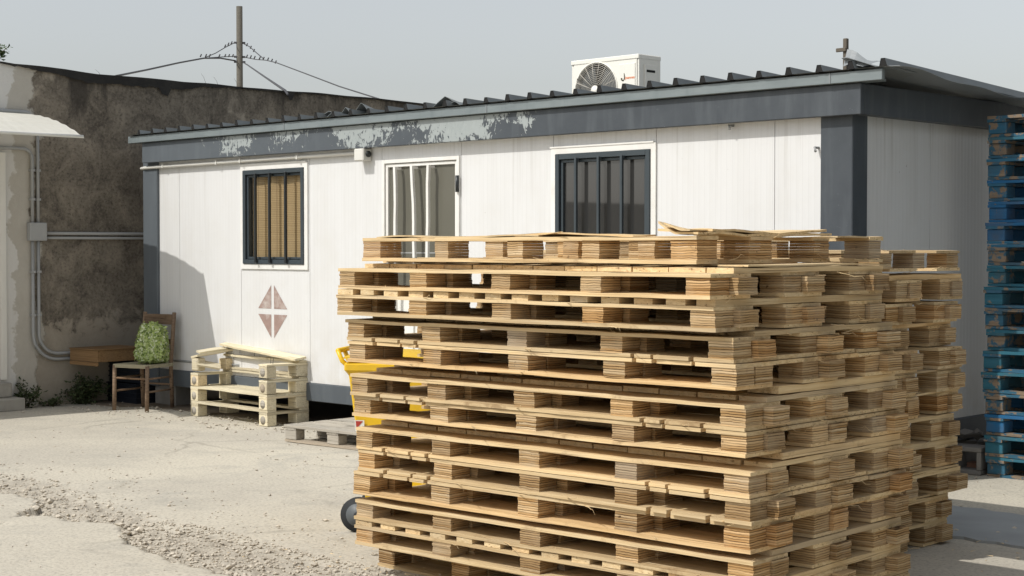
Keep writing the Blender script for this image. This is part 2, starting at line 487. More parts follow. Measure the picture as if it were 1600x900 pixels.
# ------------------------------------------------------------------ mesh helper
class MB:
    def __init__(self):
        self.v, self.f, self.smooth = [], [], []

    def add(self, vs, fs, smooth=False):
        o = len(self.v)
        self.v += [tuple(p) for p in vs]
        self.f += [tuple(i + o for i in q) for q in fs]
        self.smooth += [smooth] * len(fs)

    def box(self, a, b, mat=None):
        x0, y0, z0 = a
        x1, y1, z1 = b
        vs = [(x0, y0, z0), (x1, y0, z0), (x1, y1, z0), (x0, y1, z0), (x0, y0, z1), (x1, y0, z1), (x1, y1, z1), (x0, y1, z1)]
        if mat:
            vs = [mat @ Vector(p) for p in vs]
        self.add(vs, [(3, 2, 1, 0), (4, 5, 6, 7), (0, 1, 5, 4), (1, 2, 6, 5), (2, 3, 7, 6), (3, 0, 4, 7)])
        return self

    def tube(self, pts, r, n=8, cap=True, taper=None):
        pts = [Vector(p) for p in pts]
        rings = []
        for i, p in enumerate(pts):
            a = pts[max(i - 1, 0)]
            b = pts[min(i + 1, len(pts) - 1)]
            t = (b - a).normalized()
            ref = Vector((0, 0, 1)) if abs(t.z) < .9 else Vector((1, 0, 0))
            u = t.cross(ref).normalized()
            w_ = u.cross(t).normalized()
            rr = r if taper is None else r * (1 + (taper - 1) * i / (len(pts) - 1))
            rings.append([p + (u * math.cos(2 * math.pi * k / n) + w_ * math.sin(2 * math.pi * k / n)) * rr for k in range(n)])
        vs = [q for rg in rings for q in rg]
        fs = []
        for i in range(len(pts) - 1):
            for k in range(n):
                fs.append((i * n + k, i * n + (k + 1) % n, (i + 1) * n + (k + 1) % n, (i + 1) * n + k))
        if cap:
            fs.append(tuple(range(n - 1, -1, -1)))
            fs.append(tuple((len(pts) - 1) * n + k for k in range(n)))
        self.add(vs, fs, True)
        return self

    def prism(self, poly, z0, z1, fn=None):
        """extrude a closed 2D outline between z0 and z1; fn maps (u, v, t) to 3D"""
        n = len(poly)
        fn = fn or (lambda u, v, t: (u, v, t))
        vs = [fn(u, v, z0) for u, v in poly] + [fn(u, v, z1) for u, v in poly]
        fs = [tuple(range(n - 1, -1, -1)), tuple(range(n, 2 * n))]
        for i in range(n):
            j = (i + 1) % n
            fs.append((i, j, n + j, n + i))
        self.add(vs, fs)
        return self

    def grid(self, fn, nu, nv, thick=None):
        """surface fn(u, v) -> 3D for u, v in 0..1; thick is an offset vector for a closed slab"""
        top = [Vector(fn(i / nu, j / nv)) for i in range(nu + 1) for j in range(nv + 1)]
        W = nv + 1
        q = [(i * W + j, (i + 1) * W + j, (i + 1) * W + j + 1, i * W + j + 1) for i in range(nu) for j in range(nv)]
        if thick is None:
            self.add(top, q, True)
            return self
        d = Vector(thick)
        n = len(top)
        vs = top + [p + d for p in top]
        fs = q + [tuple(n + i for i in reversed(f)) for f in q]
        bord = [i * W for i in range(nu + 1)] + [nu * W + j for j in range(1, nv + 1)] + \
               [i * W + nv for i in range(nu - 1, -1, -1)] + [j for j in range(nv - 1, 0, -1)]
        for a, b in zip(bord, bord[1:] + bord[:1]):
            fs.append((b, a, n + a, n + b))
        self.add(vs, fs)
        return self

    def mesh(self, name, mat, bevel=0, flat=False):
        me = bpy.data.meshes.new(name)
        me.from_pydata(self.v, [], self.f)
        me.materials.append(M[mat] if isinstance(mat, str) else mat)
        bm = bmesh.new()
        bm.from_mesh(me)
        bmesh.ops.recalc_face_normals(bm, faces=bm.faces)
        if bevel:
            bmesh.ops.bevel(bm, geom=list(bm.edges), offset=bevel, segments=1, affect='EDGES', clamp_overlap=True)
        bm.to_mesh(me)
        bm.free()
        if not bevel and not flat and any(self.smooth):
            for p, s in zip(me.polygons, self.smooth):
                p.use_smooth = s
        return me

    def build(self, name, mat, parent=None, bevel=0, loc=None, rot=None, flat=False):
        o = bpy.data.objects.new(name, self.mesh(name, mat, bevel, flat))
        COL.objects.link(o)
        if parent:
            o.parent = parent
        if loc is not None:
            o.location = loc
        if rot is not None:
            o.rotation_euler = rot
        return o


def tag(o, label=None, cat=None, group=None, kind=None):
    if label:
        o['label'] = label
    if cat:
        o['category'] = cat
    if group:
        o['group'] = group
    if kind:
        o['kind'] = kind
    return o


def thing(name, label, cat, loc, rz=CAB_ROT, group=None):
    o = bpy.data.objects.new(name, None)
    o.empty_display_size = .1
    COL.objects.link(o)
    o.location = loc
    o.rotation_euler = (0, 0, rz)
    return tag(o, label, cat, group)


def place(name, me, parent, loc, rot=(0, 0, 0)):
    o = bpy.data.objects.new(name, me)
    COL.objects.link(o)
    o.parent = parent
    o.location = loc
    o.rotation_euler = rot
    return o


def bx(a, b):
    return MB().box(a, b)


# ================================================================== GROUND
LOWER = [(-3.806, 10.842), (-3.466, 10.614), (-3.31, 10.503), (-3.208, 10.395), (-3.084, 10.21), (-3.075, 9.909), (-3.073, 9.647),
         (-2.876, 9.66), (-2.68, 9.511), (-2.462, 9.422), (-2.34, 9.334), (-2.248, 9.081), (-2.269, 8.96), (-2.191, 8.881),
         (-2.078, 8.652), (-1.942, 8.487), (-1.674, 8.193), (-1.484, 7.981), (-1.338, 7.796), (-1.003, 7.435), (-.6, 7.0), (0, 6.4)]
UPPER = [(-4.044, 11.525), (-3.688, 11.299), (-3.346, 11.081), (-3.032, 10.614), (-2.621, 10.032), (-2.386, 9.741), (-2.087, 9.291),
         (-1.88, 9.206), (-1.504, 8.765), (-1.206, 8.434), (-.93, 8.127), (-.643, 7.872), (-.307, 7.504), (.1, 7.0), (.6, 6.4)]
LOWER = [(-9.0, 14.6), (-5.6, 12.2)] + LOWER + [(1.5, 4.5)]
UPPER = [(-9.0, 15.4), (-5.6, 12.9)] + UPPER + [(2.1, 4.5)]


def pl_dist(px, py, line):
    """signed distance to a polyline, positive on its far (upper right) side"""
    best = np.full(px.shape, 1e9)
    sgn = np.ones(px.shape)
    for (ax, ay), (bx_, by) in zip(line[:-1], line[1:]):
        dx, dy = bx_ - ax, by - ay
        t = np.clip(((px - ax) * dx + (py - ay) * dy) / (dx * dx + dy * dy), 0, 1)
        d = np.hypot(px - ax - t * dx, py - ay - t * dy)
        s = np.sign(dx * (py - ay) - dy * (px - ax))
        m = d < best
        best = np.where(m, d, best)
        sgn = np.where(m, s, sgn)
    return best * sgn


def vnoise(px, py, sc, seed):
    """smooth value noise with numpy"""
    rs = np.random.RandomState(seed)
    tab = rs.rand(256, 256)
    x, y = px * sc + 500.3, py * sc + 500.7
    xi, yi = np.floor(x).astype(int), np.floor(y).astype(int)
    fx, fy = x - xi, y - yi
    fx, fy = fx * fx * (3 - 2 * fx), fy * fy * (3 - 2 * fy)
    g = lambda a, b: tab[a % 256, b % 256]
    return (g(xi, yi) * (1 - fx) + g(xi + 1, yi) * fx) * (1 - fy) + (g(xi, yi + 1) * (1 - fx) + g(xi + 1, yi + 1) * fx) * fy


def ground_height(px, py):
    jag = (vnoise(px, py, 9, 3) - .5) * .10 + (vnoise(px, py, 27, 4) - .5) * .05
    dl = pl_dist(px, py, LOWER) + jag
    du = pl_dist(px, py, UPPER) + jag * 2
    band = np.clip(dl / .02, 0, 1) * np.clip(-du / .25 + .5, 0, 1)
    depth = -.045 * np.exp(-np.clip(dl, 0, None) / .16) - .012
    rough = (vnoise(px, py, 16, 5) - .5) * .028 + (vnoise(px, py, 40, 6) - .5) * .016
    near = np.exp(-np.abs(dl) / .12) * (dl < 0)
    z = band * (depth + rough) - near * .012 * vnoise(px, py, 7, 8)
    z = z + (vnoise(px, py, .8, 9) - .5) * .012 + (vnoise(px, py, 3, 10) - .5) * .004
    return z, np.clip(band * 1.2, 0, 1)


def make_ground():
    gx = np.concatenate([[-900, -300, -90, -40, -22, -14, -9, -6.5], np.arange(-5.2, .4, .018), np.arange(.45, 6, .12), [7, 9, 14, 25, 60, 200, 900]])
    gy = np.concatenate([[-200, -60, -20, -6, 0, 3, 5, 6], np.arange(6.8, 12.2, .018), np.arange(12.25, 18, .08), [19, 22, 28, 45, 90, 250, 900, 2500]])
    X, Y = np.meshgrid(gx, gy, indexing='ij')
    Z, B = ground_height(X, Y)
    nx, ny = X.shape
    me = bpy.data.meshes.new('ground')
    idx = np.arange(nx * ny).reshape(nx, ny)
    q = np.stack([idx[:-1, :-1], idx[1:, :-1], idx[1:, 1:], idx[:-1, 1:]], -1).reshape(-1, 4)
    me.vertices.add(nx * ny)
    me.vertices.foreach_set('co', np.stack([X, Y, Z], -1).ravel())
    me.loops.add(q.size)
    me.loops.foreach_set('vertex_index', q.ravel())
    me.polygons.add(len(q))
    me.polygons.foreach_set('loop_start', np.arange(0, q.size, 4))
    me.update()
    me.polygons.foreach_set('use_smooth', np.ones(len(q), bool))
    a = me.attributes.new('band', 'FLOAT', 'POINT')
    a.data.foreach_set('value', B.ravel())
    me.materials.append(M['ground'])
    me.validate()
    o = bpy.data.objects.new('ground', me)
    COL.objects.link(o)
    tag(o, 'dusty cream concrete yard floor with a broken rubble seam', kind='structure')


make_ground()


def rock(mb, c, s, rg):
    """a small angular stone"""
    vs = []
    base = [(1, 0, 0), (-1, 0, 0), (0, 1, 0), (0, -1, 0), (0, 0, 1), (0, 0, -1), (.6, .6, .6), (-.6, .6, .5), (.6, -.6, .5), (-.6, -.6, .55)]
    a = rg.random() * 6.28
    e = (rg.uniform(.7, 1.3), rg.uniform(.6, 1.0), rg.uniform(.45, .8))
    for p in base:
        k = rg.uniform(.75, 1.15) * s
        x, y, z = p[0] * e[0] * k, p[1] * e[1] * k, p[2] * e[2] * k
        vs.append((c[0] + x * math.cos(a) - y * math.sin(a), c[1] + x * math.sin(a) + y * math.cos(a), c[2] + z))
    fs = [(0, 6, 8), (0, 2, 6), (0, 8, 3), (0, 5, 2), (0, 3, 5), (1, 9, 7), (1, 7, 2), (1, 3, 9), (1, 2, 5), (1, 5, 3), (4, 8, 6), (4, 6, 7), (4, 7, 9), (4, 9, 8), (2, 7, 6), (3, 8, 9)]
    mb.add(vs, fs)


def make_gravel():
    rg = random.Random(11)
    xs = np.array([rg.uniform(-4.6, .3) for _ in range(60000)])
    ys = np.array([rg.uniform(6.9, 12.0) for _ in range(60000)])
    dl, du = pl_dist(xs, ys, LOWER), pl_dist(xs, ys, UPPER)
    zs, _ = ground_height(xs, ys)
    mb = MB()
    n = 0
    for x, y, z, a, b in zip(xs, ys, zs, dl, du):
        if a > .0 and b < .12:
            pr = .72 if y < 9.4 else .35
            pr *= (1.7 if a < .25 else .8)
            sz = abs(rg.gauss(0, .0058)) + .003
            if a < .14 and rg.random() < .12:
                sz *= 2.1
        elif a > 0 and b < .7:
            pr, sz = .035, abs(rg.gauss(0, .005)) + .003
        elif a < -.05:
            pr, sz = .006, abs(rg.gauss(0, .004)) + .003
        else:
            pr, sz = .008, abs(rg.gauss(0, .005)) + .003
        if rg.random() < pr:
            rock(mb, (x, y, z + sz * .25), sz, rg)
            n += 1
    for _ in range(500):
        x, y = rg.uniform(-6, 1), rg.uniform(11.5, 16.5)
        s = abs(rg.gauss(0, .006)) + .004
        rock(mb, (x, y, s * .3), s, rg)
    for _ in range(260):
        x, y = rg.uniform(-8.9, -5.0), rg.uniform(-.9, -.1)
        s = abs(rg.gauss(0, .008)) + .004
        p = L(x, y)
        rock(mb, (p.x, p.y, s * .3), s, rg)
    for _ in range(120):
        x, y = rg.uniform(.2, 3.5), rg.uniform(-1.6, 1.2)
        s = abs(rg.gauss(0, .007)) + .004
        p = L(x, y)
        rock(mb, (p.x, p.y, s * .3 + .006), s, rg)
    o = mb.build('gravel', 'stone', flat=True)
    tag(o, 'pale loose gravel and pebbles along the broken concrete seam', 'gravel', kind='stuff')


make_gravel()

rg = random.Random(17)
mb = MB()
for _ in range(240):
    t_ = rg.random()
    x_, y_ = -1.25 + 2.6 * t_ + rg.gauss(0, .25), 8.35 - 2.1 * t_ + rg.gauss(0, .3)
    if rg.random() < .4:
        p = L(rg.uniform(.4, 2.6), rg.uniform(-3.2, -.9))
        x_, y_ = p.x, p.y
    a_, l_ = rg.random() * 6.28, rg.uniform(.008, .045)
    dx, dy = math.cos(a_) * l_, math.sin(a_) * l_
    w_ = rg.uniform(.0015, .004)
    z_ = .012
    mb.add([(x_ - dy * w_ / l_, y_ + dx * w_ / l_, z_), (x_ + dy * w_ / l_, y_ - dx * w_ / l_, z_), (x_ + dx, y_ + dy, z_ + rg.uniform(.002, .008)), (x_, y_, z_ + .004)], [(0, 1, 3), (1, 2, 3), (2, 0, 3), (0, 2, 1)])
o = mb.build('wood_chips', 'board', flat=True)
tag(o, 'small wood splinters scattered on the ground round the near stack', 'wood chips', kind='stuff')

# blue-grey screed strip beside the pallet stacks
mb = MB()
rs = random.Random(5)
ea = [(x / 10, -1.06 + rs.uniform(-.03, .03)) for x in range(-8, 62)]
eb = [(x / 10, -.10 + rs.uniform(-.04, .04)) for x in range(61, -9, -1)]
mb.prism(ea + eb, -.03, .0135)
o = mb.build('path_strip', 'strip', loc=L(0, 0), rot=(0, 0, CAB_ROT))
tag(o, 'smooth blue grey screed strip on the ground', kind='structure')
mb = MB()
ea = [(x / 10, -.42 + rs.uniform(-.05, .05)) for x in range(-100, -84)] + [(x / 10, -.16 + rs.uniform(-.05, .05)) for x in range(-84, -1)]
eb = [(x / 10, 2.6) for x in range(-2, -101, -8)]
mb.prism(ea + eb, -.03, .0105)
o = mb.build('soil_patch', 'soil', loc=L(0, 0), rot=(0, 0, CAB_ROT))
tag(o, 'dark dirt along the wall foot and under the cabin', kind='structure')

# ================================================================== BOUNDARY WALL
WX = -9.2


WTY = [-14, -1.33, -1.19, -0.61, -0.23, 0.16, 0.84, 1.13, 2.81, 4.93, 9]
WTZ = [3.535, 3.535, 3.521, 3.516, 3.492, 3.488, 3.483, 3.491, 3.493, 3.483, 3.483]


def wall_top(y):
    return float(np.interp(y, WTY, WTZ)) + .012 * math.sin(y * 2.3) * .6 + .012 * noise.noise(Vector((y * 1.7, 3, 0)))


wall = thing('boundary_wall', 'tall soot stained rendered wall behind the cabin', 'wall', L(0, 0))
mb = MB()
NY = 230
mb.grid(lambda u, v: (WX + .012 * noise.noise(Vector((u * 40, v * 6, 0))), -5 + 12.2 * u, -.1 + v * (wall_top(-5 + 12.2 * u) + .1)), NY, 34, (-.32, 0, 0))
mb.build('wall_body', 'stucco', wall, flat=True)
# bitumen coping with a ragged lower edge
mb = MB()
pts = []
y = -1.35
while y < 7.2:
    k = max(0, min(1, (1.5 - y) / .8)) * max(0, min(1, (y + 1.15) / .5))
    drop = .022 + .085 * k * (.8 + .5 * noise.noise(Vector((y * 2.1, 0, 5)))) + .02 * noise.noise(Vector((y * 13, 1, 2)))
    if abs(y - .62) < .05 or abs(y - 2.35) < .04:
        drop += .08
    if y > 2.5:
        drop = .018 + .012 * noise.noise(Vector((y * 9, 1, 2)))
    pts.append((y, drop))
    y += .04
n = len(pts)
vs = []
for yy, d in pts:
    zt = wall_top(yy) + .015
    vs += [(WX + .03, yy, zt - d), (WX + .035, yy, zt), (WX - .36, yy, zt + .012)]
fs = []
for i in range(n - 1):
    a, b = i * 3, i * 3 + 3
    fs += [(a, b, b + 1, a + 1), (a + 1, b + 1, b + 2, a + 2)]
mb.add(vs, fs)
mb.build('coping', 'bitumen', wall)
# house door at the left end of the wall, with its frame
mb = MB()
mb.box((WX - .02, -1.36, .30), (WX + .03, -1.295, 2.62))
mb.box((WX - .02, -2.40, 2.54), (WX + .03, -1.36, 2.62))
dr = mb.build('door', 'cream_paint', wall)
bx((WX - .03, -2.40, .31), (WX + .012, -1.363, 2.537)).build('door_leaf', 'cream_paint', dr)

# walls added out of view: one for window reflections, one to darken the right
yw = bx((WX - .30, -15, -.05), (WX, -5.02, 2.3)).build('added_reflection_wall', 'steps', None, .01, L(0, 0), (0, 0, CAB_ROT))
tag(yw, 'low grey wall added out of view for the window reflection', 'wall', kind='thing')
yw = bx((6.2, -4.5, -.05), (6.5, 10, 5.2)).build('added_shade_wall', 'roofmetal', None, .01, L(0, 0), (0, 0, CAB_ROT))
tag(yw, 'dark wall added out of view to shade the right side', 'wall', kind='thing')

# steps
st = thing('doorstep', 'two low grey concrete steps at the foot of the wall', 'steps', L(0, 0))
bx((WX + .004, -2.7, 0), (-8.90, -1.24, .125)).build('step', 'steps', st, .008)
bx((WX + .004, -2.7, .128), (-9.06, -1.30, .275)).build('step', 'steps', st, .008)

# conduits
cd = thing('electrical_conduit', 'grey conduit pipes with a junction box running down the stained wall', 'conduit', L(0, 0))


def arc(c, r, a0, a1, plane_x, n=8):
    return [(plane_x, c[0] + r * math.cos(a0 + (a1 - a0) * i / n), c[1] + r * math.sin(a0 + (a1 - a0) * i / n)) for i in range(n + 1)]


px_ = WX + .03
p1 = [(px_, -2.6, 2.67)] + arc((-1.10, 2.57), .10, math.pi / 2, 0, px_) + [(px_, -1.0, 1.90)]
MB().tube(p1, .017).build('pipe', 'pvc', cd)
MB().tube([(px_, -.935, 2.98), (px_, -.935, 1.90)], .017).build('pipe', 'pvc', cd)
p2 = [(px_, -1.0, 1.73)] + arc((-.72, .76), .28, math.pi, 1.5 * math.pi, px_) + [(px_, .9, .485)]
MB().tube(p2, .017).build('pipe', 'pvc', cd)
p3 = [(px_, -.935, 1.73)] + arc((-.715, .76), .22, math.pi, 1.5 * math.pi, px_) + [(px_, .9, .545)]
MB().tube(p3, .017).build('pipe', 'pvc', cd)
MB().tube([(px_, -.86, 1.80), (px_, 1.6, 1.80)], .017).build('pipe', 'pvc', cd)
MB().tube([(px_, -.86, 1.752), (px_, 1.6, 1.752)], .015).build('pipe', 'pvc', cd)
MB().tube([(px_, -2.6, 3.045)] + arc((-1.07, 2.975), .07, math.pi / 2, 0, px_) + [(px_, -1.0, 2.93)], .02).build('pipe', 'pvc', cd)
jb = bx((WX, -1.05, 1.72), (WX + .075, -.855, 1.91)).build('junction_box', 'pvc', cd, .008)
for yy in (-1.0, -.935):
    for zz in (2.45, 2.15, 1.4, .95):
        bx((WX, yy - .024, zz - .012), (WX + .05, yy + .024, zz + .012)).build('pipe_clip', 'pvc', cd)

# awning
aw = thing('awning', 'cream curved sheet awning above the house door', 'awning', L(0, 0))


def awn(u, v):
    yy = -1.10 - 1.68 * u
    x = WX + .01 + 1.22 * v
    z = 3.02 - .03 * v - .265 * v ** 2.0 + .004 * math.sin(v * 46)
    return (x, yy, z)


MB().grid(awn, 20, 40, (0, 0, -.012)).build('canopy', 'awning', aw)
mb = MB()
for v0 in (0.985,):
    mb.tube([awn(u / 4, v0) for u in range(5)], .014, 6)
mb.build('front_rail', 'whitepaint', aw)

# ================================================================== CABIN
cab = thing('portable_cabin', 'long white prefab cabin with a peeling blue grey roof edge', 'cabin', L(0, 0))
EDG = [-8.6, -8.03, -6.96, -5.88, -4.85, -3.83, -2.77, -1.72, -.65, -.255]
OPEN = {2: (-6.905, -5.945, 1.49, 2.405), 4: (-4.842, -3.842, .42, 2.43), 6: (-2.735, -1.76, 1.44, 2.392)}
ZB, ZT = .385, 2.56
PY0, PY1 = .03, .07
for i, (a, b) in enumerate(zip(EDG[:-1], EDG[1:])):
    a += .0025
    b -= .0025
    mb = MB()
    if i in OPEN:
        x0, x1, z0, z1 = OPEN[i]
        mb.box((a, PY0, ZB), (x0, PY1, ZT)).box((x1, PY0, ZB), (b, PY1, ZT)).box((x0, PY0, z1), (x1, PY1, ZT))
        mb.box((x0, PY0, ZB), (x1, PY1, z0))
    else:
        mb.box((a, PY0, ZB), (b, PY1, ZT))
    mb.build('wall_panel', 'panel', cab)
bx((-8.6, .095, .385), (-.1, .10, 2.56)).build('wall_core', 'dark', cab) if False else None
# right side wall, left wall, back wall
DEP = 2.44
ys = [.19, 1.06, 2.0, DEP - .2]
for a, b in zip(ys[:-1], ys[1:]):
    bx((-.06, a + .0025, ZB), (-.02, b - .0025, ZT)).build('wall_panel', 'panel', cab)
bx((-8.56, .2, ZB), (-8.52, DEP - .1, ZT)).build('wall_panel', 'panel', cab)
bx((-8.5, DEP - .1, ZB), (-.07, DEP - .06, ZT)).build('wall_panel', 'panel', cab)
# posts
bx((-.255, 0, .20), (0, .19, ZT)).build('corner_post', 'navy', cab, .006)
bx((-8.665, 0, .20), (-8.40, .19, ZT)).build('corner_post', 'navy', cab, .006)
bx((-.255, DEP - .19, .20), (0, DEP, ZT)).build('corner_post', 'navy', cab, .006)
# base beams and floor
bx((-8.39, .012, .215), (-.262, .10, .382)).build('base_beam', 'navy', cab, .005)
bx((-.10, .20, .215), (-.012, DEP - .2, .382)).build('base_beam', 'navy', cab, .005)
bx((-8.55, .11, .24), (-.12, DEP - .05, .37)).build('floor_frame', 'dark', cab)
# fascia: front and right
fa = bx((-8.575, -.065, 2.538), (.10, -.015, 2.745)).build('fascia', 'fascia', cab, .004)
bx((.02, -.012, 2.54), (.10, DEP + .1, 2.743)).build('fascia', 'navy', cab, .004)
bx((-8.57, -.013, 2.545), (.018, .22, 2.56)).build('soffit', 'panel', cab)
# galvanised edge trim
bx((-8.78, -.105, 2.75), (.285, -.07, 2.822)).build('edge_trim', 'galv', cab, .003)
bx((-8.72, -.068, 2.75), (.24, .02, 2.765)).build('edge_flange', 'galv', cab)
# small roof flashing seams on the trim
for x in (-6.1, -3.4, -.12):
    bx((x, -.109, 2.752), (x + .012, -.106, 2.82)).build('trim_joint', 'roofunder', cab)

# roof sheet with trapezoid ribs
SL = math.tan(R(2.6))
rr = random.Random(3)


def roof_sheet():
    mb = MB()
    cl = MB()
    prof = []
    x = -8.74
    while x < .10:
        h = .047 + rr.uniform(-.006, .006)
        prof += [(x, 0), (x + .180, 0), (x + .192, h), (x + .222, h), (x + .240, 0)]
        x += .2455
    prof = [p for i, p in enumerate(prof) if i == 0 or p[0] > prof[i - 1][0] + 1e-4]
    ysn = [-.13, .4, 1.2, 2.0, 2.75]
    vs, fs = [], []
    for yy in ysn:
        for (xx, h) in prof:
            vs.append((xx, yy, 2.835 - (yy + .13) * SL + h))
    n = len(prof)
    for j in range(len(ysn) - 1):
        for i in range(n - 1):
            a = j * n + i
            fs.append((a, a + 1, a + n + 1, a + n))
    mb.add(vs, fs)
    mb.v, base = mb.v, len(mb.v)
    # closures under the ribs at the eave
    for i in range(n - 3):
        if prof[i][1] == 0 and prof[i + 1][1] > 0 and prof[i + 2][1] > 0:
            q = [prof[i], prof[i + 1], prof[i + 2], prof[i + 3]]
            cl.add([(p[0], -.126, 2.835 + p[1] - .001) for p in q], [(0, 1, 2, 3)])
    return mb, cl


rmb, cmb = roof_sheet()
nmain = len(rmb.f)
rmb.add(cmb.v, cmb.f)
roof = rmb.build('roof_sheet', 'roofmetal', cab, flat=True)
roof.data.materials.append(M['dark'])
for pf in list(roof.data.polygons)[nmain:]:
    pf.material_index = 1
bx((-8.7, -.09, 2.77), (.05, .1, 2.832)).build('eave_filler', 'dark', cab)


def over(u, v):
    """sheet lapping over the right gable, buckled at its front corner"""
    yy = -.11 + 2.9 * v
    x = -.02 + .44 * u
    z = 2.842 - (yy + .13) * SL + .010 * math.sin(v * 21) * u + .012 * math.sin(v * 9 + 1) * u
    z += .10 * math.exp(-(v / .05) ** 2) * max(0, .55 - abs(u - .05)) * 1.5
    z -= .02 * u * u
    return (x, yy, z)


MB().grid(over, 10, 60, (0, 0, -.004)).build('roof_overhang', 'roofunder', cab)
# torn flap and bent scraps standing up along the eave
mb = MB()
mb.grid(lambda u, v: (-.02 + .30 * u, -.09 + .05 * v, 2.86 + .12 * v * (1 - u) ** 1.3 + .012 * math.sin(u * 9)), 8, 4, (0, .003, 0))
mb.build('roof_flap', 'roofunder', cab)
for (sx, sw, sh, ly) in ((-5.62, .30, .07, -.04), (-5.30, .14, .09, -.06), (-5.12, .2, .12, -.05), (-4.1, .26, .10, -.06), (-5.48, .18, .05, -.09), (-3.9, .16, .05, -.07)):
    mb = MB()
    pk = rr.uniform(.35, .65)
    mb.grid(lambda u, v: (sx + sw * u, ly + .22 * v, 2.83 + sh * max(0, 1 - abs(u - pk) / max(pk, 1 - pk)) ** .8 * (1 - .6 * v)), 8, 3, (0, 0, -.004))
    mb.build('bent_scrap', 'roofmetal', cab)

# stake on the roof corner
sk = thing('roof_stake', 'short dark wooden stake standing on the cabin roof corner', 'stake', L(-.07, .02, 2.80))
bx((-.015, -.015, 0), (.015, .015, .262)).build('stake_post', 'rust', sk, .004)
bx((-.062, -.028, .172), (.016, -.0155, .198)).build('cross_piece', 'rust', sk, .003)


# windows
def window(x0, x1, z0, z1, kind, bars):
    wn_ = MB()
    t = .042
    yf, yb = .002, .08
    wn_.box((x0, yf, z0), (x0 + t, yb, z1)).box((x1 - t, yf, z0), (x1, yb, z1))
    wn_.box((x0 + t, yf, z1 - t), (x1 - t, yb, z1)).box((x0 + t, yf, z0), (x1 - t, yb, z0 + t))
    fm = 'darkframe'
    win = wn_.build('window', fm, cab, .003)
    # sash step inside the frame
    s = MB()
    a0, a1, c0, c1 = x0 + t + .004, x1 - t - .004, z0 + t + .004, z1 - t - .004
    q = .022
    s.box((a0, .025, c0), (a0 + q, .065, c1)).box((a1 - q, .025, c0), (a1, .065, c1))
    s.box((a0 + q, .025, c1 - q), (a1 - q, .065, c1)).box((a0 + q, .025, c0), (a1 - q, .065, c0 + q))
    s.build('sash', fm, win, .002)
    tr = MB()
    k = .05
    tr.box((x0 - k, .014, z0 - k), (x0 - .003, .029, z1 + k)).box((x1 + .003, .014, z0 - k), (x1 + k, .029, z1 + k))
    tr.box((x0 - .003, .014, z1 + .003), (x1 + .003, .029, z1 + k)).box((x0 - .003, .014, z0 - k), (x1 + .003, .029, z0 - .003))
    tr.box((x0 - k - .01, .008, z1 + k), (x1 + k - .02, .029, z1 + k + .012))
    tr.build('trim', 'whitepaint', win)
    if kind == 'blind':
        pm = MB()
        pm.add([(a0 + q - .01, .048, c0 + q - .01), (a1 - q + .01, .048, c0 + q - .01), (a1 - q + .01, .048, c1 - q + .01), (a0 + q - .01, .048, c1 - q + .01)], [(0, 1, 2, 3)])
        pm.build('pane', 'clear', win)
        mb = MB()
        mb.grid(lambda u, v: (a0 + .012 + (a1 - a0 - .024) * u, .086 + .006 * math.sin(u * 13), c0 + .02 + (c1 - c0 - .04) * v), 40, 2, (0, .006, 0))
        mb.build('blind', 'blind', win)
    else:
        bx((a0 + q - .01, .046, c0 + q - .01), (a1 - q + .01, .050, c1 - q + .01)).build('pane', 'darkglass', win)
    for b in bars:
        mb = MB()
        mb.box((b - .012, -.028, z0 + .01), (b + .012, -.004, z1 - .035))
        mb.box((b - .012, -.005, z1 - .065), (b + .012, .022, z1 - .040))
        mb.box((b - .012, -.005, z0 + .015), (b + .012, .022, z0 + .04))
        mb.build('bar', 'blacksteel' if kind == 'blind' else 'darkframe', win, .003)
    return win


x0, x1, z0, z1 = OPEN[2]
window(x0 + .003, x1 - .003, z0 + .003, z1 - .003, 'blind', (-6.665, -6.44, -6.19))
x0, x1, z0, z1 = OPEN[6]
window(x0 + .003, x1 - .003, z0 + .003, z1 - .003, 'dark', (-2.49, -2.255, -2.02))
# dark room shell behind the blind window keeps light out
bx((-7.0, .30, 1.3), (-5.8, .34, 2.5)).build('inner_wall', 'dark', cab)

# door
x0, x1, z0, z1 = OPEN[4]
x0 += .003
x1 -= .003
z1 -= .003
mb = MB()
t = .034
mb.box((x0, .015, z0), (x0 + t, .10, z1)).box((x1 - t, .015, z0), (x1, .10, z1)).box((x0 + t, .015, z1 - t), (x1 - t, .10, z1))
door = mb.build('door', 'whitepaint', cab, .003)
mb = MB()
a0, a1, c0, c1 = x0 + t + .005, x1 - t - .005, z0 + .01, z1 - t - .005
q = .028
mb.box((a0, .03, c0), (a0 + q, .075, c1)).box((a1 - q, .03, c0), (a1, .075, c1)).box((a0 + q, .03, c1 - q), (a1 - q, .075, c1))
mb.box((a0 + q, .03, c0), (a1 - q, .075, c0 + .85))
mb.build('door_leaf', 'whitepaint', door, .003)
bx((a0 + q - .006, .05, c0 + .845), (a1 - q + .006, .056, c1 - q + .006)).build('pane', 'filmglass', door)
bx((a0 + q, .0485, 1.60), (a1 - q, .0497, 1.61)).build('film_edge', 'pvc', door)
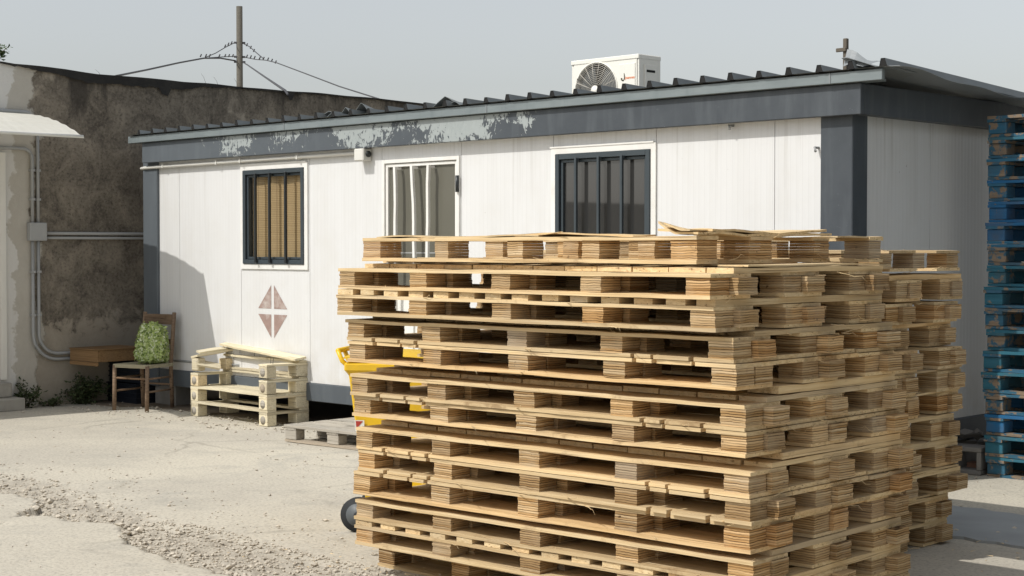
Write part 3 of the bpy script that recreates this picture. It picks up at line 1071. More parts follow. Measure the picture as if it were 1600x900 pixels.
for j, b in enumerate((-4.605, -4.385, -4.175)):
    bend = (.004, .03, -.012)[j]
    pts = [(b + bend * math.sin(math.pi * i / 10) + .004 * math.sin(i * 1.7 + j), -.03, c0 + .3 + (c1 - .03 - c0 - .3) * i / 10) for i in range(11)]
    mb = MB()
    for p, q_ in zip(pts[:-1], pts[1:]):
        vs = []
        for (x, y, z) in (p, q_):
            vs += [(x - .014, y - .012, z), (x + .014, y - .012, z), (x + .014, y + .012, z), (x - .014, y + .012, z)]
        mb.add(vs, [(0, 1, 5, 4), (1, 2, 6, 5), (2, 3, 7, 6), (3, 0, 4, 7)])
    mb.box((b - .014, -.017, c1 - .055), (b + .014, .03, c1 - .035))
    mb.build('bar', 'whitepaint', door)
for z in (2.12, .9):
    MB().tube([(x1 - .012, .005, z), (x1 - .012, .005, z + .14)], .016, 8).build('hinge', 'blacksteel', door)
mb = MB()
mb.box((x0 + .055, .006, 1.33), (x0 + .10, .029, 1.47))
mb.tube([(x0 + .078, .01, 1.40), (x0 + .078, -.055, 1.40), (x0 + .20, -.055, 1.395)], .012, 8)
mb.build('handle', 'blacksteel', door)
# pipe under the eave and lamp box
MB().tube([(-8.72, .05, 2.475), (-8.70, .008, 2.487), (-8.60, -.012, 2.49), (-8.3, -.012, 2.492), (-5.12, -.012, 2.502)], .017, 8).build('cable_pipe', 'pvcwhite', cab)
for x in (-8.25, -7.3, -6.9, -6.0):
    bx((x - .01, -.034, 2.478), (x + .01, .029, 2.518)).build('pipe_clip', 'pvcwhite', cab)
lb = bx((-5.115, -.075, 2.425), (-4.985, .028, 2.535)).build('lamp_box', 'pvcwhite', cab, .008)
MB().tube([(-4.984, -.02, 2.485), (-4.968, -.02, 2.485)], .028, 12).build('sensor', 'blacksteel', lb)
MB().tube([(-8.395, .03, .475), (-7.35, .03, .485), (-7.0, .03, .49)], .012, 8).build('drain_pipe', 'pvc', cab)
for (x, z) in ((-1.01, 2.525), (-.287, 2.335)):
    mb = MB()
    mb.tube([(x, .029, z), (x, -.02, z), (x + .012, -.028, z - .03)], .009, 8)
    mb.build('hook', 'pvc', cab)
# painted emblem: four triangles
mb = MB()
cx, cz = -6.455, 1.035
for sx in (-1, 1):
    for szz in (-1, 1):
        tri = [(cx + sx * .022, cz + szz * .028), (cx + sx * .228, cz + szz * .028), (cx + sx * .022, cz + szz * .255)]
        if sx * szz < 0:
            tri.reverse()
        mb.add([(u, .0275, v) for u, v in tri], [(0, 1, 2)])
mb.build('painted_emblem', 'mark', cab)

# concrete supports under the cabin
gsup = 'concrete blocks carrying the cabin'
for i, (x, lab) in enumerate(((-8.33, 'grey concrete block holding up the cabin under its left corner behind the chair'),
                              (-5.6, 'grey concrete block deep under the cabin between the bench and the tan pallets'),
                              (-3.2, 'grey concrete block under the cabin behind the tan pallets'))):
    o = bx((-.19, .02 if i == 0 else .5, .0), (.19, .42 if i == 0 else .9, .212)).build('concrete_block', 'block_concrete', None, .008, L(x, .02, .004), (0, 0, CAB_ROT))
    tag(o, lab, 'block', gsup)

# ================================================================== AIR CONDITIONER
ac = thing('air_conditioner', 'white air conditioning outdoor unit standing on the cabin roof', 'air conditioner', L(-3.46, 1.0, 2.735))
AW, AD, AH = .76, .29, .525
fx, fz, fr_ = .285, .262, .235
mb = MB()
# front plate with a round hole, built as rings joined to the rectangle
N = 64
cir = [(fx + fr_ * math.cos(2 * math.pi * i / N), fz + fr_ * math.sin(2 * math.pi * i / N)) for i in range(N)]
sq = []
for i in range(N):
    a = 2 * math.pi * i / N
    dx, dz = math.cos(a), math.sin(a)
    tt = min(((AW - .02 - fx) / dx if dx > 1e-6 else 1e9), ((.02 - fx) / dx if dx < -1e-6 else 1e9),
             ((AH - .02 - fz) / dz if dz > 1e-6 else 1e9), ((.02 - fz) / dz if dz < -1e-6 else 1e9))
    sq.append((fx + dx * tt, fz + dz * tt))
vs = [(u, 0, v) for u, v in cir] + [(u, 0, v) for u, v in sq] + [(u, .05, v) for u, v in cir]
fs = [(i, (i + 1) % N, N + (i + 1) % N, N + i) for i in range(N)] + [(2 * N + i, 2 * N + (i + 1) % N, (i + 1) % N, i) for i in range(N)]
mb.add(vs, fs)
mb.build('front_plate', 'acwhite', ac, flat=True)
mb = MB()
r0 = .022
mb.box((0, .006, .0), (AW, AD, .019)).box((0, .004, AH - .02), (AW, AD, AH))
mb.box((0, .004, .0), (.02, AD, AH - .02)).box((AW - .02, .004, 0), (AW, AD, AH - .02))
mb.box((.02, AD - .01, .02), (AW - .02, AD, AH - .02))
mb.build('casing', 'acwhite', ac, .004)
bx((-.004, -.006, AH - .028), (AW + .004, AD + .003, AH + .012)).build('top_cover', 'acwhite', ac, .006)
mb = MB()
mb.tube([(fx, .05, fz), (fx, .051, fz)], fr_ - .001, 40)
mb.build('fan_well', 'dark', ac)
mb = MB()
for i in range(3):
    a = 2 * math.pi * i / 3 + .4
    def bl(u, v, a=a):
        rr_ = .05 + .165 * u
        an = a + (v - .5) * 1.5
        return (fx + rr_ * math.cos(an), .030 + .012 * (v - .5), fz + rr_ * math.sin(an))
    mb.grid(bl, 5, 8)
mb.build('fan_blade', 'rim', ac)
mb = MB()
for j in range(13):
    r_ = .045 + j * .0152
    ring = [(fx + r_ * math.cos(2 * math.pi * i / 48), -.006 - .006 * (1 - r_ / fr_), fz + r_ * math.sin(2 * math.pi * i / 48)) for i in range(49)]
    mb.tube(ring, .0021, 4, False)
for i in range(18):
    a = 2 * math.pi * i / 18
    mb.tube([(fx + .04 * math.cos(a), -.014, fz + .04 * math.sin(a)), (fx + fr_ * math.cos(a), -.006, fz + fr_ * math.sin(a))], .0028, 4)
mb.build('fan_grille', 'acgrille', ac)
MB().tube([(fx, -.010, fz), (fx, -.019, fz)], .042, 24).build('grille_hub', 'acwhite', ac)
ring = [(fx + (fr_ + .006) * math.cos(2 * math.pi * i / 48), -.002, fz + (fr_ + .006) * math.sin(2 * math.pi * i / 48)) for i in range(49)]
MB().tube(ring, .007, 6, False).build('grille_rim', 'acwhite', ac)
mb = MB()
mb.box((.545, -.006, .03), (AW - .035, 0.0, AH - .06))
mb.build('side_panel', 'acwhite', ac, .003)
mb = MB()
mb.box((AW, .07, .06), (AW + .012, AD - .06, AH - .07))
mb.build('service_cover', 'acwhite', ac, .004)
bx((AW + .012, .09, AH - .135), (AW + .014, AD - .09, AH - .115)).build('grip_slot', 'dark', ac)
for x in (.12, .6):
    bx((x, .02, -.06), (x + .06, AD + .02, -.002)).build('foot', 'blacksteel', ac)
# maker's mark: a dark curl and small orange lettering
mb = MB()
pts = [(.578, .345), (.580, .333), (.588, .326), (.600, .326), (.608, .335), (.611, .352), (.609, .372), (.605, .385)]
mb.tube([(u, -.0075, v) for u, v in pts], .0075, 6, taper=.45)
mb.build('logo_curl', 'logo', ac)
cu = bpy.data.curves.new('lettering', 'FONT')
cu.body = 'joannes'
cu.size = .034
cu.extrude = .0006
tmp = bpy.data.objects.new('lettering_source', cu)
COL.objects.link(tmp)
bpy.context.view_layer.update()
me = bpy.data.meshes.new_from_object(tmp.evaluated_get(bpy.context.evaluated_depsgraph_get()))
me.materials.clear()
me.materials.append(M['orange'])
bpy.data.objects.remove(tmp)
place('lettering', me, ac, (.618, -.0078, .335), (R(90), 0, 0))

# ================================================================== PALLETS
cache = {}


def block_mesh(wd, dp, h, var):
    key = ('b', round(wd, 3), round(dp, 3), round(h, 3), var)
    if key not in cache:
        r = random.Random(hash(key[1:]) & 0xffff)
        mb = MB()
        nl = 6
        z = 0.0
        for i in range(nl):
            hh = h / nl
            j = [r.uniform(-.0022, .0016) for _ in range(4)]
            e = .0006
            mb.box((j[0], j[1], z + (e if i else 0)), (wd + j[2], dp + j[3], z + hh))
            z += hh
        cache[key] = mb.mesh('block', 'block')
    return cache[key]


def notched_mesh(ln, wd, th, segs, var):
    key = ('n', round(ln, 2), round(wd, 3), var)
    if key not in cache:
        r = random.Random(991 + var)
        poly = []
        for (a, b) in segs:
            n = max(2, int((b - a) / .06))
            e = r.uniform(-.004, .004)
            poly.append((a, .040))
            poly += [(a + (b - a) * i / n, e + r.uniform(-.0025, .0025)) for i in range(n + 1)]
            poly.append((b, .040))
        m = 24
        poly += [(ln - ln * i / m, wd + r.uniform(-.003, .003)) for i in range(m + 1)]
        poly = [p for i, p in enumerate(poly) if i == 0 or abs(p[0] - poly[i - 1][0]) + abs(p[1] - poly[i - 1][1]) > 1e-4]
        cache[key] = MB().prism(poly, 0, th).mesh('board', 'board')
    return cache[key]


def board_mesh(ln, wd, th, var, mat='board', rag=.003, warp=.0035):
    key = ('d', round(ln, 2), round(wd, 3), round(th, 4), var, mat)
    if key not in cache:
        r = random.Random(hash((key[1], key[2], var)) & 0xffff)
        mb = MB()
        n = max(6, int(ln / .09))
        sd = r.random() * 90
        vs = []
        for i in range(n + 1):
            x = ln * i / n
            zz = warp * noise.noise(Vector((x * 2.1 + sd, 0, 0))) + .4 * warp * noise.noise(Vector((x * 9 + sd, 4, 0)))
            e0 = rag * noise.noise(Vector((x * 11 + sd, 7, 0)))
            e1 = rag * noise.noise(Vector((x * 11 + sd, 9, 3)))
            tt = th * (1 + .22 * noise.noise(Vector((x * 6 + sd, 2, 8))))
            vs += [(x, e0, zz), (x, wd + e1, zz), (x, wd + e1, zz + tt), (x, e0 - rag * .4 * r.random(), zz + tt)]
        fs = [(0, 1, 2, 3), (4 * n + 3, 4 * n + 2, 4 * n + 1, 4 * n)]
        for i in range(n):
            a, b = 4 * i, 4 * i + 4
            for k in range(4):
                fs.append((a + k, a + (k + 1) % 4, b + (k + 1) % 4, b + k))
        mb.add(vs, fs)
        cache[key] = mb.mesh('board', mat)
    return cache[key]


SEG = [(0.0, .187), (.211, .377), (.400, .495), (.518, 1.830), (1.854, 1.938), (1.960, 2.140), (2.163, 2.364)]
ROWS = [(0, 0, .122), (.127, .030, .125), (.485, .0, .122), (.612, .034, .128), (.98, .0, .120), (1.106, .036, .124)]
COLS = [(0.0, .119), (.542, .121), (1.105, .120), (1.663, .119), (2.237, .123)]


SPL = []


def splinter_mesh(k):
    if not SPL:
        for q in range(4):
            r = random.Random(50 + q)
            mb = MB()
            ln, bend = r.uniform(.05, .13), r.uniform(-.03, .03)
            pts = [(ln * t / 5, bend * (t / 5) ** 2 - .004 * t, r.uniform(-.012, .02) * (t / 5) ** 2) for t in range(6)]
            mb.tube(pts, .0028, 4, taper=.15)
            SPL.append(mb.mesh('splinter', 'board'))
    return SPL[k % 4]


def ply_pallet(x, y, yaw, zb, zt, label, group, top='long', bot='long', gap=0.0, deck='in', ln=2.36, rows=ROWS, cols=COLS, seed=0):
    r = random.Random(seed)
    p = thing('wooden_pallet', label, 'pallet', (x, y, zb), R(yaw), group)
    h = zt - zb
    t = .016
    ox = ln - 2.36
    hb = h - 2 * t
    for j, (y0, dx, dp) in enumerate(rows):
        sh = dx + (r.uniform(-.022, .022) if dx else r.uniform(-.004, .004))
        for i, (x0, wd) in enumerate(cols):
            if ln < 2.2 and j == 1 and i < 2:
                continue
            dz = 0
            place('block', block_mesh(wd, dp, hb, r.randrange(4)), p,
                  (x0 + sh + r.uniform(-.004, .004), y0 + r.uniform(-.003, .003), t + dz), (0, 0, r.uniform(-.02, .02)))
    ext = rows[-1][0] + rows[-1][2]

    def longs(z):
        spans = [(-.006, .262), (.47, .275), (.97, ext - .97 + .006)] if ext < 1.3 else [(-.006, .15), (.37, .17), (.86, .14), (1.33, .12)]
        for (y0, wd) in spans:
            place('stringer_board', board_mesh(ln + .008, wd, t, r.randrange(5)), p, (-.004 + r.uniform(-.006, .006), y0, z), (0, 0, r.uniform(-.002, .002)))

    def crosses(z, segs, th, y0, y1):
        for (a, b) in segs:
            yy = y0 + r.uniform(-.004, .006)
            me = board_mesh(y1 - yy, b - a, th, r.randrange(5))
            place('deck_board', me, p, (b, yy, z), (0, 0, R(90)))

    def sheets(z):
        # the deck side: wide boards laid edge to edge, notched along the front
        place('deck_board', notched_mesh(2.364, .30, t, SEG, r.randrange(3)), p, (r.uniform(-.004, .004), -.006, z))
        for (y0, wd) in ((.302, .30), (.606, .31), (.92, ext - .92 + .006)):
            place('deck_board', board_mesh(2.364, wd, t, r.randrange(5)), p, (r.uniform(-.006, .006), y0, z))

    for q in range(7):
        side = r.random() < .7
        zz = r.choice([.004, .012, h - .012, h - .002])
        if side:
            place('splinter', splinter_mesh(q), p, (r.uniform(.1, ln - .1), -.006, zz), (r.uniform(-.4, .4), 0, r.choice([-.25, 2.9]) + r.uniform(-.2, .2)))
        else:
            place('splinter', splinter_mesh(q), p, (ln + .004, r.uniform(.1, ext - .1), zz), (0, r.uniform(-.4, .4), r.choice([1.3, -1.3]) + r.uniform(-.2, .2)))
    longs(0) if bot == 'long' else sheets(0)
    longs(h - t) if top == 'long' else sheets(h - t)
    if gap > .012:
        if deck == 'in':
            # deck boards set well back under the stack above, in one or two layers
            segs = [(.02 + k * .2, .02 + k * .2 + .192) for k in range(11)] + [(2.225, 2.362)]
            if gap > .036:
                crosses(h + .001, segs, .021, .15, ext + .004)
                segs = [(.05 + k * .24, .05 + k * .24 + .16) for k in range(9)] + [(2.205, 2.362)]
                crosses(h + .026, segs, gap - .029, .24, ext - .02)
            else:
                crosses(h + .001, segs, gap - .004, .26 if seed == 101 else .15, ext + .004)
        elif deck == 'reg':
            segs = [(.0, .118)] + [(.118 + .062 + k * .176, .118 + .062 + k * .176 + .1) for k in range(12)] + [(2.27, 2.362)]
            crosses(h + .001, segs, gap - .003, -.004, ext + .004)
    return p


ORD = ['top', 'second', 'third', 'fourth', 'fifth', 'sixth', 'seventh', 'eighth', 'ninth', 'tenth', 'eleventh', 'twelfth', 'thirteenth',
       'fourteenth', 'fifteenth', 'sixteenth', 'seventeenth']
FPOS = [(-.745, 7.9, -43.79), (-.867, 7.9, -45.63), (-.874, 7.9, -44.69), (-.829, 7.9, -43.42), (-.819, 7.9, -43.5), (-.806, 7.9, -42.42),
        (-.793, 7.9, -42.64), (-.78, 7.9, -42.65), (-.771, 7.9, -42.84), (-.793, 7.9, -41.86), (-.787, 7.9, -41.93), (-.787, 7.9, -41.81), (-.693, 8.12, -43.02)]
FZ = [(1.583, 1.698), (1.445, 1.547), (1.314, 1.415), (1.187, 1.290), (1.078, 1.184), (.911, 1.017), (.805, .908), (.640, .748), (.532, .637),
      (.412, .529), (.283, .384), (.158, .256), (0.0, .112)]
FT = ['long', 'long', 'long', 'long', 'slit', 'long', 'slit', 'long', 'slit', 'slit', 'long', 'long', 'long']
FB = ['long', 'long', 'long', 'slit', 'long', 'slit', 'long', 'slit', 'slit', 'long', 'long', 'long', 'long']
FG = 'tan pallets of the near stack'
R1 = [(0, 0, .14), (.376, 0, .165), (.867, 0, .12), (1.345, 0, .105)]
C1 = [(0, .129), (.5226, .09), (1.006, .095), (1.462, .098), (1.948, .134)]
front_pal = []
for i in range(13):
    x, y, yaw = FPOS[i]
    zb, zt = FZ[i]
    gap = 0 if i == 0 else FZ[i - 1][0] - zt
    lab = 'tan plywood pallet, %s of the near stack' % ('topmost' if i == 0 else 'lowest' if i == 12 else ORD[i] + ' from the top')
    if i == 0:
        lab = 'warped tan pallet lying topmost on the near stack under splintered sheets'
    p = ply_pallet(x, y, yaw, zb, zt, lab, FG, FT[i], FB[i], gap, 'reg' if i in (2, 11) else 'in',
                   2.08 if i == 0 else 2.36, R1 if i == 0 else ROWS, C1 if i == 0 else COLS, 100 + i)
    front_pal.append(p)
# remaining boards of the top pallet: splintered plywood skins
tp = front_pal[0]


def skin(x0, x1, y0, y1, fn, nu=26, nv=12, th=.007, name='plywood_sheet'):
    def g(u, v):
        x = x0 + (x1 - x0) * u
        yy = y0 + (y1 - y0) * v
        e = .012 * noise.noise(Vector((x * 9, yy * 9, 3))) * (1 if v in (0, 1) or u in (0, 1) else 0)
        return (x + e, yy + e, .1165 + fn(u, v, x, yy))
    MB().grid(g, nu, nv, (0, 0, -th)).build(name, 'board', tp, flat=True)


skin(1.89, 2.092, -.012, 1.0, lambda u, v, x, y: .010 + .007 * math.sin(y * 7 + 1) + .050 * max(0, (1 - u * 2.2)) * math.exp(-(v / .16) ** 2)
     + .010 * noise.noise(Vector((x * 5, y * 6, 1))), th=.010)
skin(1.80, 2.085, .10, .97, lambda u, v, x, y: .024 + .007 * math.sin(y * 8) + .008 * noise.noise(Vector((x * 6, y * 8, 4))), th=.010)
skin(1.94, 2.06, -.03, .12, lambda u, v, x, y: .026 + .03 * max(0, 1 - u * 1.6) * (1 - v), 12, 6, .006)
skin(.10, 1.20, -.004, .16, lambda u, v, x, y: .004 + .008 * max(0, math.sin(u * 9)) * (1 - v) + .005 * noise.noise(Vector((x * 4, y * 8, 2))))
skin(1.05, 1.75, .0, .15, lambda u, v, x, y: .009 + .008 * math.sin(u * 4) * (1 - v) + .005 * noise.noise(Vector((x * 5, y * 8, 7))))
skin(1.90, 2.085, 1.05, 1.46, lambda u, v, x, y: .004 + .008 * noise.noise(Vector((x * 6, y * 5, 1))))
# splinter ends sticking out along the top edge
rs = random.Random(21)
for k in range(3):
    s0 = rs.uniform(.9, 1.5)
    a = rs.uniform(-.5, .5)
    mb = MB()
    mb.add([(0, 0, 0), (.14, .02, .004), (.15, .025, .010), (0, .012, .006), (.18, .01, .008)], [(0, 1, 4), (0, 4, 2), (0, 2, 3), (1, 2, 4), (0, 3, 2, 1)])
    mb.build('splinter', 'board', tp, loc=(s0, rs.uniform(0, .08), .122), rot=(0, rs.uniform(-.1, .05), a))

# back stack
BPOS = [(-.055, 9.53), (-.051, 9.53), (-.076, 9.53), (-.109, 9.53), (-.044, 9.53), (-.058, 9.53), (-.062, 9.53), (-.087, 9.53), (-.066, 9.53),
        (-.048, 9.53), (-.116, 9.53), (-.123, 9.53)]
BZ = [(1.522, 1.636), (1.362, 1.476), (1.240, 1.352), (1.105, 1.219), (.985, 1.100), (.858, .972), (.728, .843), (.590, .703), (.440, .554),
      (.290, .402), (.137, .250), (0, .115)]
BG = 'tan pallets of the far stack'
rs = random.Random(8)
for i in range(12):
    zb, zt = BZ[i]
    gap = 0 if i == 0 else BZ[i - 1][0] - zt
    gap = min(gap, .03) if i == 1 else gap
    lab = 'tan plywood pallet in the stack behind the near one, %s' % ('topmost' if i == 0 else 'lowest' if i == 11 else ORD[i] + ' from its top')
    rows = ROWS if i else [(0, 0, .122), (.36, 0, .125), (.72, .0, .12), (1.10, .0, .124)]
    ply_pallet(BPOS[i][0], BPOS[i][1], -43 + rs.uniform(-1.2, 1.2), zb, zt, lab, BG, 'long', 'long', gap, 'in', rows=rows, seed=300 + i)
# loop of twine hanging on the far stack
sp = [L(0, 0) * 0 + Vector(v) for v in ((2.36, 8.74, .70), (2.33, 8.70, .64), (2.30, 8.68, .585), (2.22, 8.67, .575), (2.15, 8.66, .582))]
o = MB().tube(sp, .005, 6).build('twine', 'string')
tag(o, 'loop of jute twine hanging on the far pallet stack', 'twine')


# blue pallets
def blue_pallet(p, mats, r):
    h = .150
    a, b = mats
    def bd(ln, wd, th, loc, rot=0, m=a):
        place('deck_board', board_mesh(ln, wd, th, r.randrange(4), m, .004, .003), p, loc, (0, 0, rot))
    for y0 in (0, .3275, .655):
        bd(1.2, .1, .02, (0, y0 + .02, 0), 0, b)
    for x0 in (0, .53, 1.06):
        for y0 in (0.01, .3275, .645):
            key = ('bb', x0 == .53, r.randrange(3), a)
            me = bx((r.uniform(0, .004), r.uniform(0, .006), 0), (.139, .139, .083)).mesh('block', r.choice([a, a, b]), .005)
            place('block', me, p, (x0, y0, .0215))
    for x0 in (0, .53, 1.06):
        bd(.8, .14, .021, (x0 + .14, 0, .106), R(90), b)
    for y0 in (0, .17, .335, .50, .657):
        bd(1.2, .143 if y0 in (0, .335, .657) else .1, .0215, (r.uniform(-.006, .006), y0, .128), 0, r.choice([a, a, b]))


rs = random.Random(77)
BLG = 'worn blue pallets stacked by the cabin side'
seqs = ['blue0', 'blue2', 'blue0', 'blue1', 'blue1', 'blue1', 'blue0', 'blue2', 'blue2', 'blue3', 'blue3', 'blue2', 'blue2', 'blue1', 'blue1', 'blue2', 'blue2']
for i in range(17):
    zb = (16 - i) * .1525
    lab = 'worn blue pallet, %s of the tall blue stack' % ('topmost' if i == 0 else 'lowest' if i == 16 else ORD[i] + ' from the top')
    q = L(.304 + rs.uniform(-.02, .015), 1.275 + rs.uniform(-.015, .015), zb)
    p = thing('blue_pallet', lab, 'pallet', q, CAB_ROT + rs.uniform(-.012, .012), BLG)
    blue_pallet(p, (seqs[i], rs.choice(['blue3', 'blue3', seqs[i], 'blue2', 'blue0'])), rs)

# weathered grey pallet on the ground
gp = thing('wooden_pallet', 'weathered grey pallet lying on the ground beside the pallet bench', 'pallet', L(-4.946, -.984, 0), CAB_ROT + .05)
rs = random.Random(4)
for y0 in (0, .35, .70):
    place('skid_board', board_mesh(1.2, .10, .02, rs.randrange(4), 'greywood'), gp, (0, y0, .004))
    for x0 in (0.0, .53, 1.055):
        me = bx((0, 0, 0), (.14, .10, .078)).mesh('block', 'greywood', .004)
        place('block', me, gp, (x0, y0 + .003, .0245))
for x0 in (0, .53, 1.055):
    place('stringer_board', board_mesh(.8, .14, .02, rs.randrange(4), 'greywood'), gp, (x0 + .14, 0, .1035), (0, 0, R(90)))
for k, y0 in enumerate((-.005, .165, .33, .50, .66)):
    place('deck_board', board_mesh(1.21, .148, .021, k % 4, 'greywood', .002, .003), gp, (rs.uniform(-.01, .01), y0, .1245))

# ================================================================== PALLET BENCH
sf = thing('pallet_bench', 'cream bench made of sawn pallets with a broken left arm', 'bench', L(-7.27, -.36, 0), CAB_ROT - .05)
SW, SD, LV = 1.33, .47, .148
rs = random.Random(13)


def sblock(x, y, z, wd=.135, dp=.105, h=.094, name='block', mat='cream'):
    me = bx((0, 0, 0), (wd, dp, h)).mesh('block', mat, .004)
    o_ = place(name, me, sf, (x, y, z), (0, 0, rs.uniform(-.03, .03)))
    return o_


def sboard(ln, wd, loc, rot=(0, 0, 0), th=.02, name='board'):
    return place(name, board_mesh(ln, wd, th, rs.randrange(5), 'cream', .005, .006), sf, loc, rot)


discs = []
for lv in range(4):
    z = lv * LV + .002
    for (x, y) in ((0, 0), (SW - .135, 0), (0, SD - .145), (SW - .135, SD - .145)):
        if lv == 3 and x == 0 and y == 0:
            continue
        b_ = sblock(x, y, z, dp=.105 if y == 0 else .145, h=.104)
        if y == 0:
            MB().tube([(.066, -.002, .052), (.066, .001, .052)], .040, 20).build('end_grain', 'greywood', b_)
# side boards on every level, front to back
for lv in range(4):
    for x in (0, SW - .135):
        if lv == 3 and x == 0:
            continue
        sboard(SD, .135, (x + .135, 0, lv * LV + .108), (0, 0, R(90)), .019, 'arm_board')
# lengthwise boards
sboard(SW, .10, (0, .003, .128), name='front_rail', th=.021)
sboard(SW, .10, (0, SD - .103, .128), name='back_rail', th=.021)
for k, y in enumerate((.0, .105, .205, .305, .40)):
    sboard(SW, .098, (0, y, LV + .128), name='seat_board', th=.021)
for lv in (2, 3):
    sboard(SW - .02, .10, (.01, SD - .104, lv * LV + .128), name='back_rail', th=.02)
sboard(SW - .02, .085, (.01, SD - .104, 2 * LV + .152), name='back_rail', th=.02)
# crooked top planks
sboard(1.34, .13, (.02, SD - .15, 4 * LV + .085), (R(8), R(3.6), -.02), .02, 'top_plank')
sboard(.52, .13, (.13, .0, 4 * LV - .005), (R(-10), R(-6), R(88)), .02, 'broken_arm_board')
sboard(.30, .09, (.10, .05, 4 * LV + .018), (R(9), R(-5), R(84)), .018, 'broken_arm_board')
sboard(.22, .10, (.125, .0, 3 * LV + .05), (R(25), R(10), R(60)), .018, 'broken_arm_board')
mb = MB()
mb.box((.005, .005, 3 * LV + .0), (.12, .10, 3 * LV + .128))
mb.build('broken_block', 'cream', sf, .012)
for (x, y, z) in ((.31, SD - .10, .66), (.60, SD - .12, .65), (SW - .05, .1, .61), (.2, SD - .1, .60), (.95, .3, .585)):
    MB().tube([(x, y, z - .05), (x + rs.uniform(-.01, .01), y, z + .02)], .0025, 5).build('nail', 'blacksteel', sf)

# ================================================================== CHAIR, BAG, DRAWER, CRATES
ch = thing('wooden_chair', 'old brown wooden chair with a woven seat against the wall', 'chair', (-3.755, 16.02, 0), R(-27))
CW, CDp, CS = .42, .39, .46
for (x, y, top_) in ((-CW / 2, -CDp / 2, CS), (CW / 2, -CDp / 2, CS)):
    MB().tube([(x, y - .01, 0), (x, y, CS)], .021, 10).build('leg', 'chairwood', ch)
for x in (-CW / 2 + .02, CW / 2 - .02):
    MB().tube([(x, CDp / 2 + .02, 0), (x, CDp / 2, CS), (x, CDp / 2 + .03, .72), (x, CDp / 2 + .06, .985)], .021, 10).build('leg', 'chairwood', ch)
mb = MB()
mb.grid(lambda u, v: (-CW / 2 - .01 + (CW + .02) * u, -CDp / 2 - .015 + (CDp + .02) * v, CS + .012 - .016 * math.sin(math.pi * u) * math.sin(math.pi * v)), 10, 10, (0, 0, -.035))
mb.build('seat', 'straw', ch)
for (z0_, z1_) in ((.86, .965), (.66, .71)):
    mb = MB()
    mb.grid(lambda u, v: (-CW / 2 + .03 + (CW - .06) * u, CDp / 2 + .02 + .05 * (z0_ - .62) + .018 * math.sin(math.pi * u), z0_ + (z1_ - z0_) * v), 10, 2, (0, .016, 0))
    mb.build('back_slat', 'chairwood', ch)
for z in (.20, .33):
    for (a, b) in (((-CW / 2, -CDp / 2), (CW / 2, -CDp / 2)), ((-CW / 2, -CDp / 2), (-CW / 2 + .02, CDp / 2)), ((CW / 2, -CDp / 2), (CW / 2 - .02, CDp / 2))):
        if a[1] == b[1] and z < .3:
            continue
        MB().tube([(a[0], a[1], z), (b[0], b[1], z)], .010, 8).build('stretcher', 'chairwood', ch)
MB().tube([(-CW / 2 + .02, CDp / 2 + .01, .25), (CW / 2 - .02, CDp / 2 + .01, .25)], .010, 8).build('stretcher', 'chairwood', ch)

bag = MB()
bmv = bmesh.new()
bmesh.ops.create_cube(bmv, size=1)
bmesh.ops.subdivide_edges(bmv, edges=list(bmv.edges), cuts=13, use_grid_fill=True)
for v in bmv.verts:
    p = v.co.copy()
    q = Vector((p.x * 2, p.y * 2, p.z * 2))
    rr_ = (abs(q.x) ** 5 + abs(q.y) ** 3 + abs(q.z) ** 5) ** (1 / 4.4)
    if rr_ > 1:
        q /= rr_ ** .55
    d = .13 * noise.noise(q * 2.1) + .09 * noise.noise(q * 5.3 + Vector((4, 1, 2))) + .06 * noise.noise(q * 11)
    q = q * (1 + d)
    tz = (q.z + 1) / 2
    wz = 1.04 - .22 * max(0, tz - .35) + .05 * math.sin(tz * 5)
    v.co = Vector((q.x * .152 * wz, q.y * .09 * wz, (q.z * .20 + .20) * (1 - .09 * abs(q.x) ** 2) + .012 * math.sin(q.x * 7) * tz))
for f_ in bmv.faces:
    f_.smooth = False
me = bpy.data.meshes.new('vegetable_bag')
bmv.to_mesh(me)
bmv.free()
me.materials.append(M['bag'])
o = bpy.data.objects.new('vegetable_bag', me)
COL.objects.link(o)
o.location = (-3.695, 16.09, .475)
o.rotation_euler = (R(-6), 0, R(-24))
rl = random.Random(9)
lm = MB()
for k in range(420):
    vtx = me.vertices[rl.randrange(len(me.vertices))]
    c_ = vtx.co
    nn = vtx.normal
    a_ = nn.orthogonal().normalized()
    b_ = nn.cross(a_)
    t_ = rl.random() * 6.28
    d1 = a_ * math.cos(t_) + b_ * math.sin(t_) + nn * rl.uniform(.05, .6)
    d2 = (nn.cross(d1)).normalized()
    s_ = rl.uniform(.018, .04)
    lm.add([c_, c_ + d1 * s_ * .5 + d2 * s_ * .4, c_ + d1 * s_ + nn * .004, c_ + d1 * s_ * .5 - d2 * s_ * .4], [(0, 1, 2, 3)])
lm.build('leaves', 'bagleaf', o)
tag(o, 'bulging bag of green leaves propped on the wooden chair seat', 'bag')

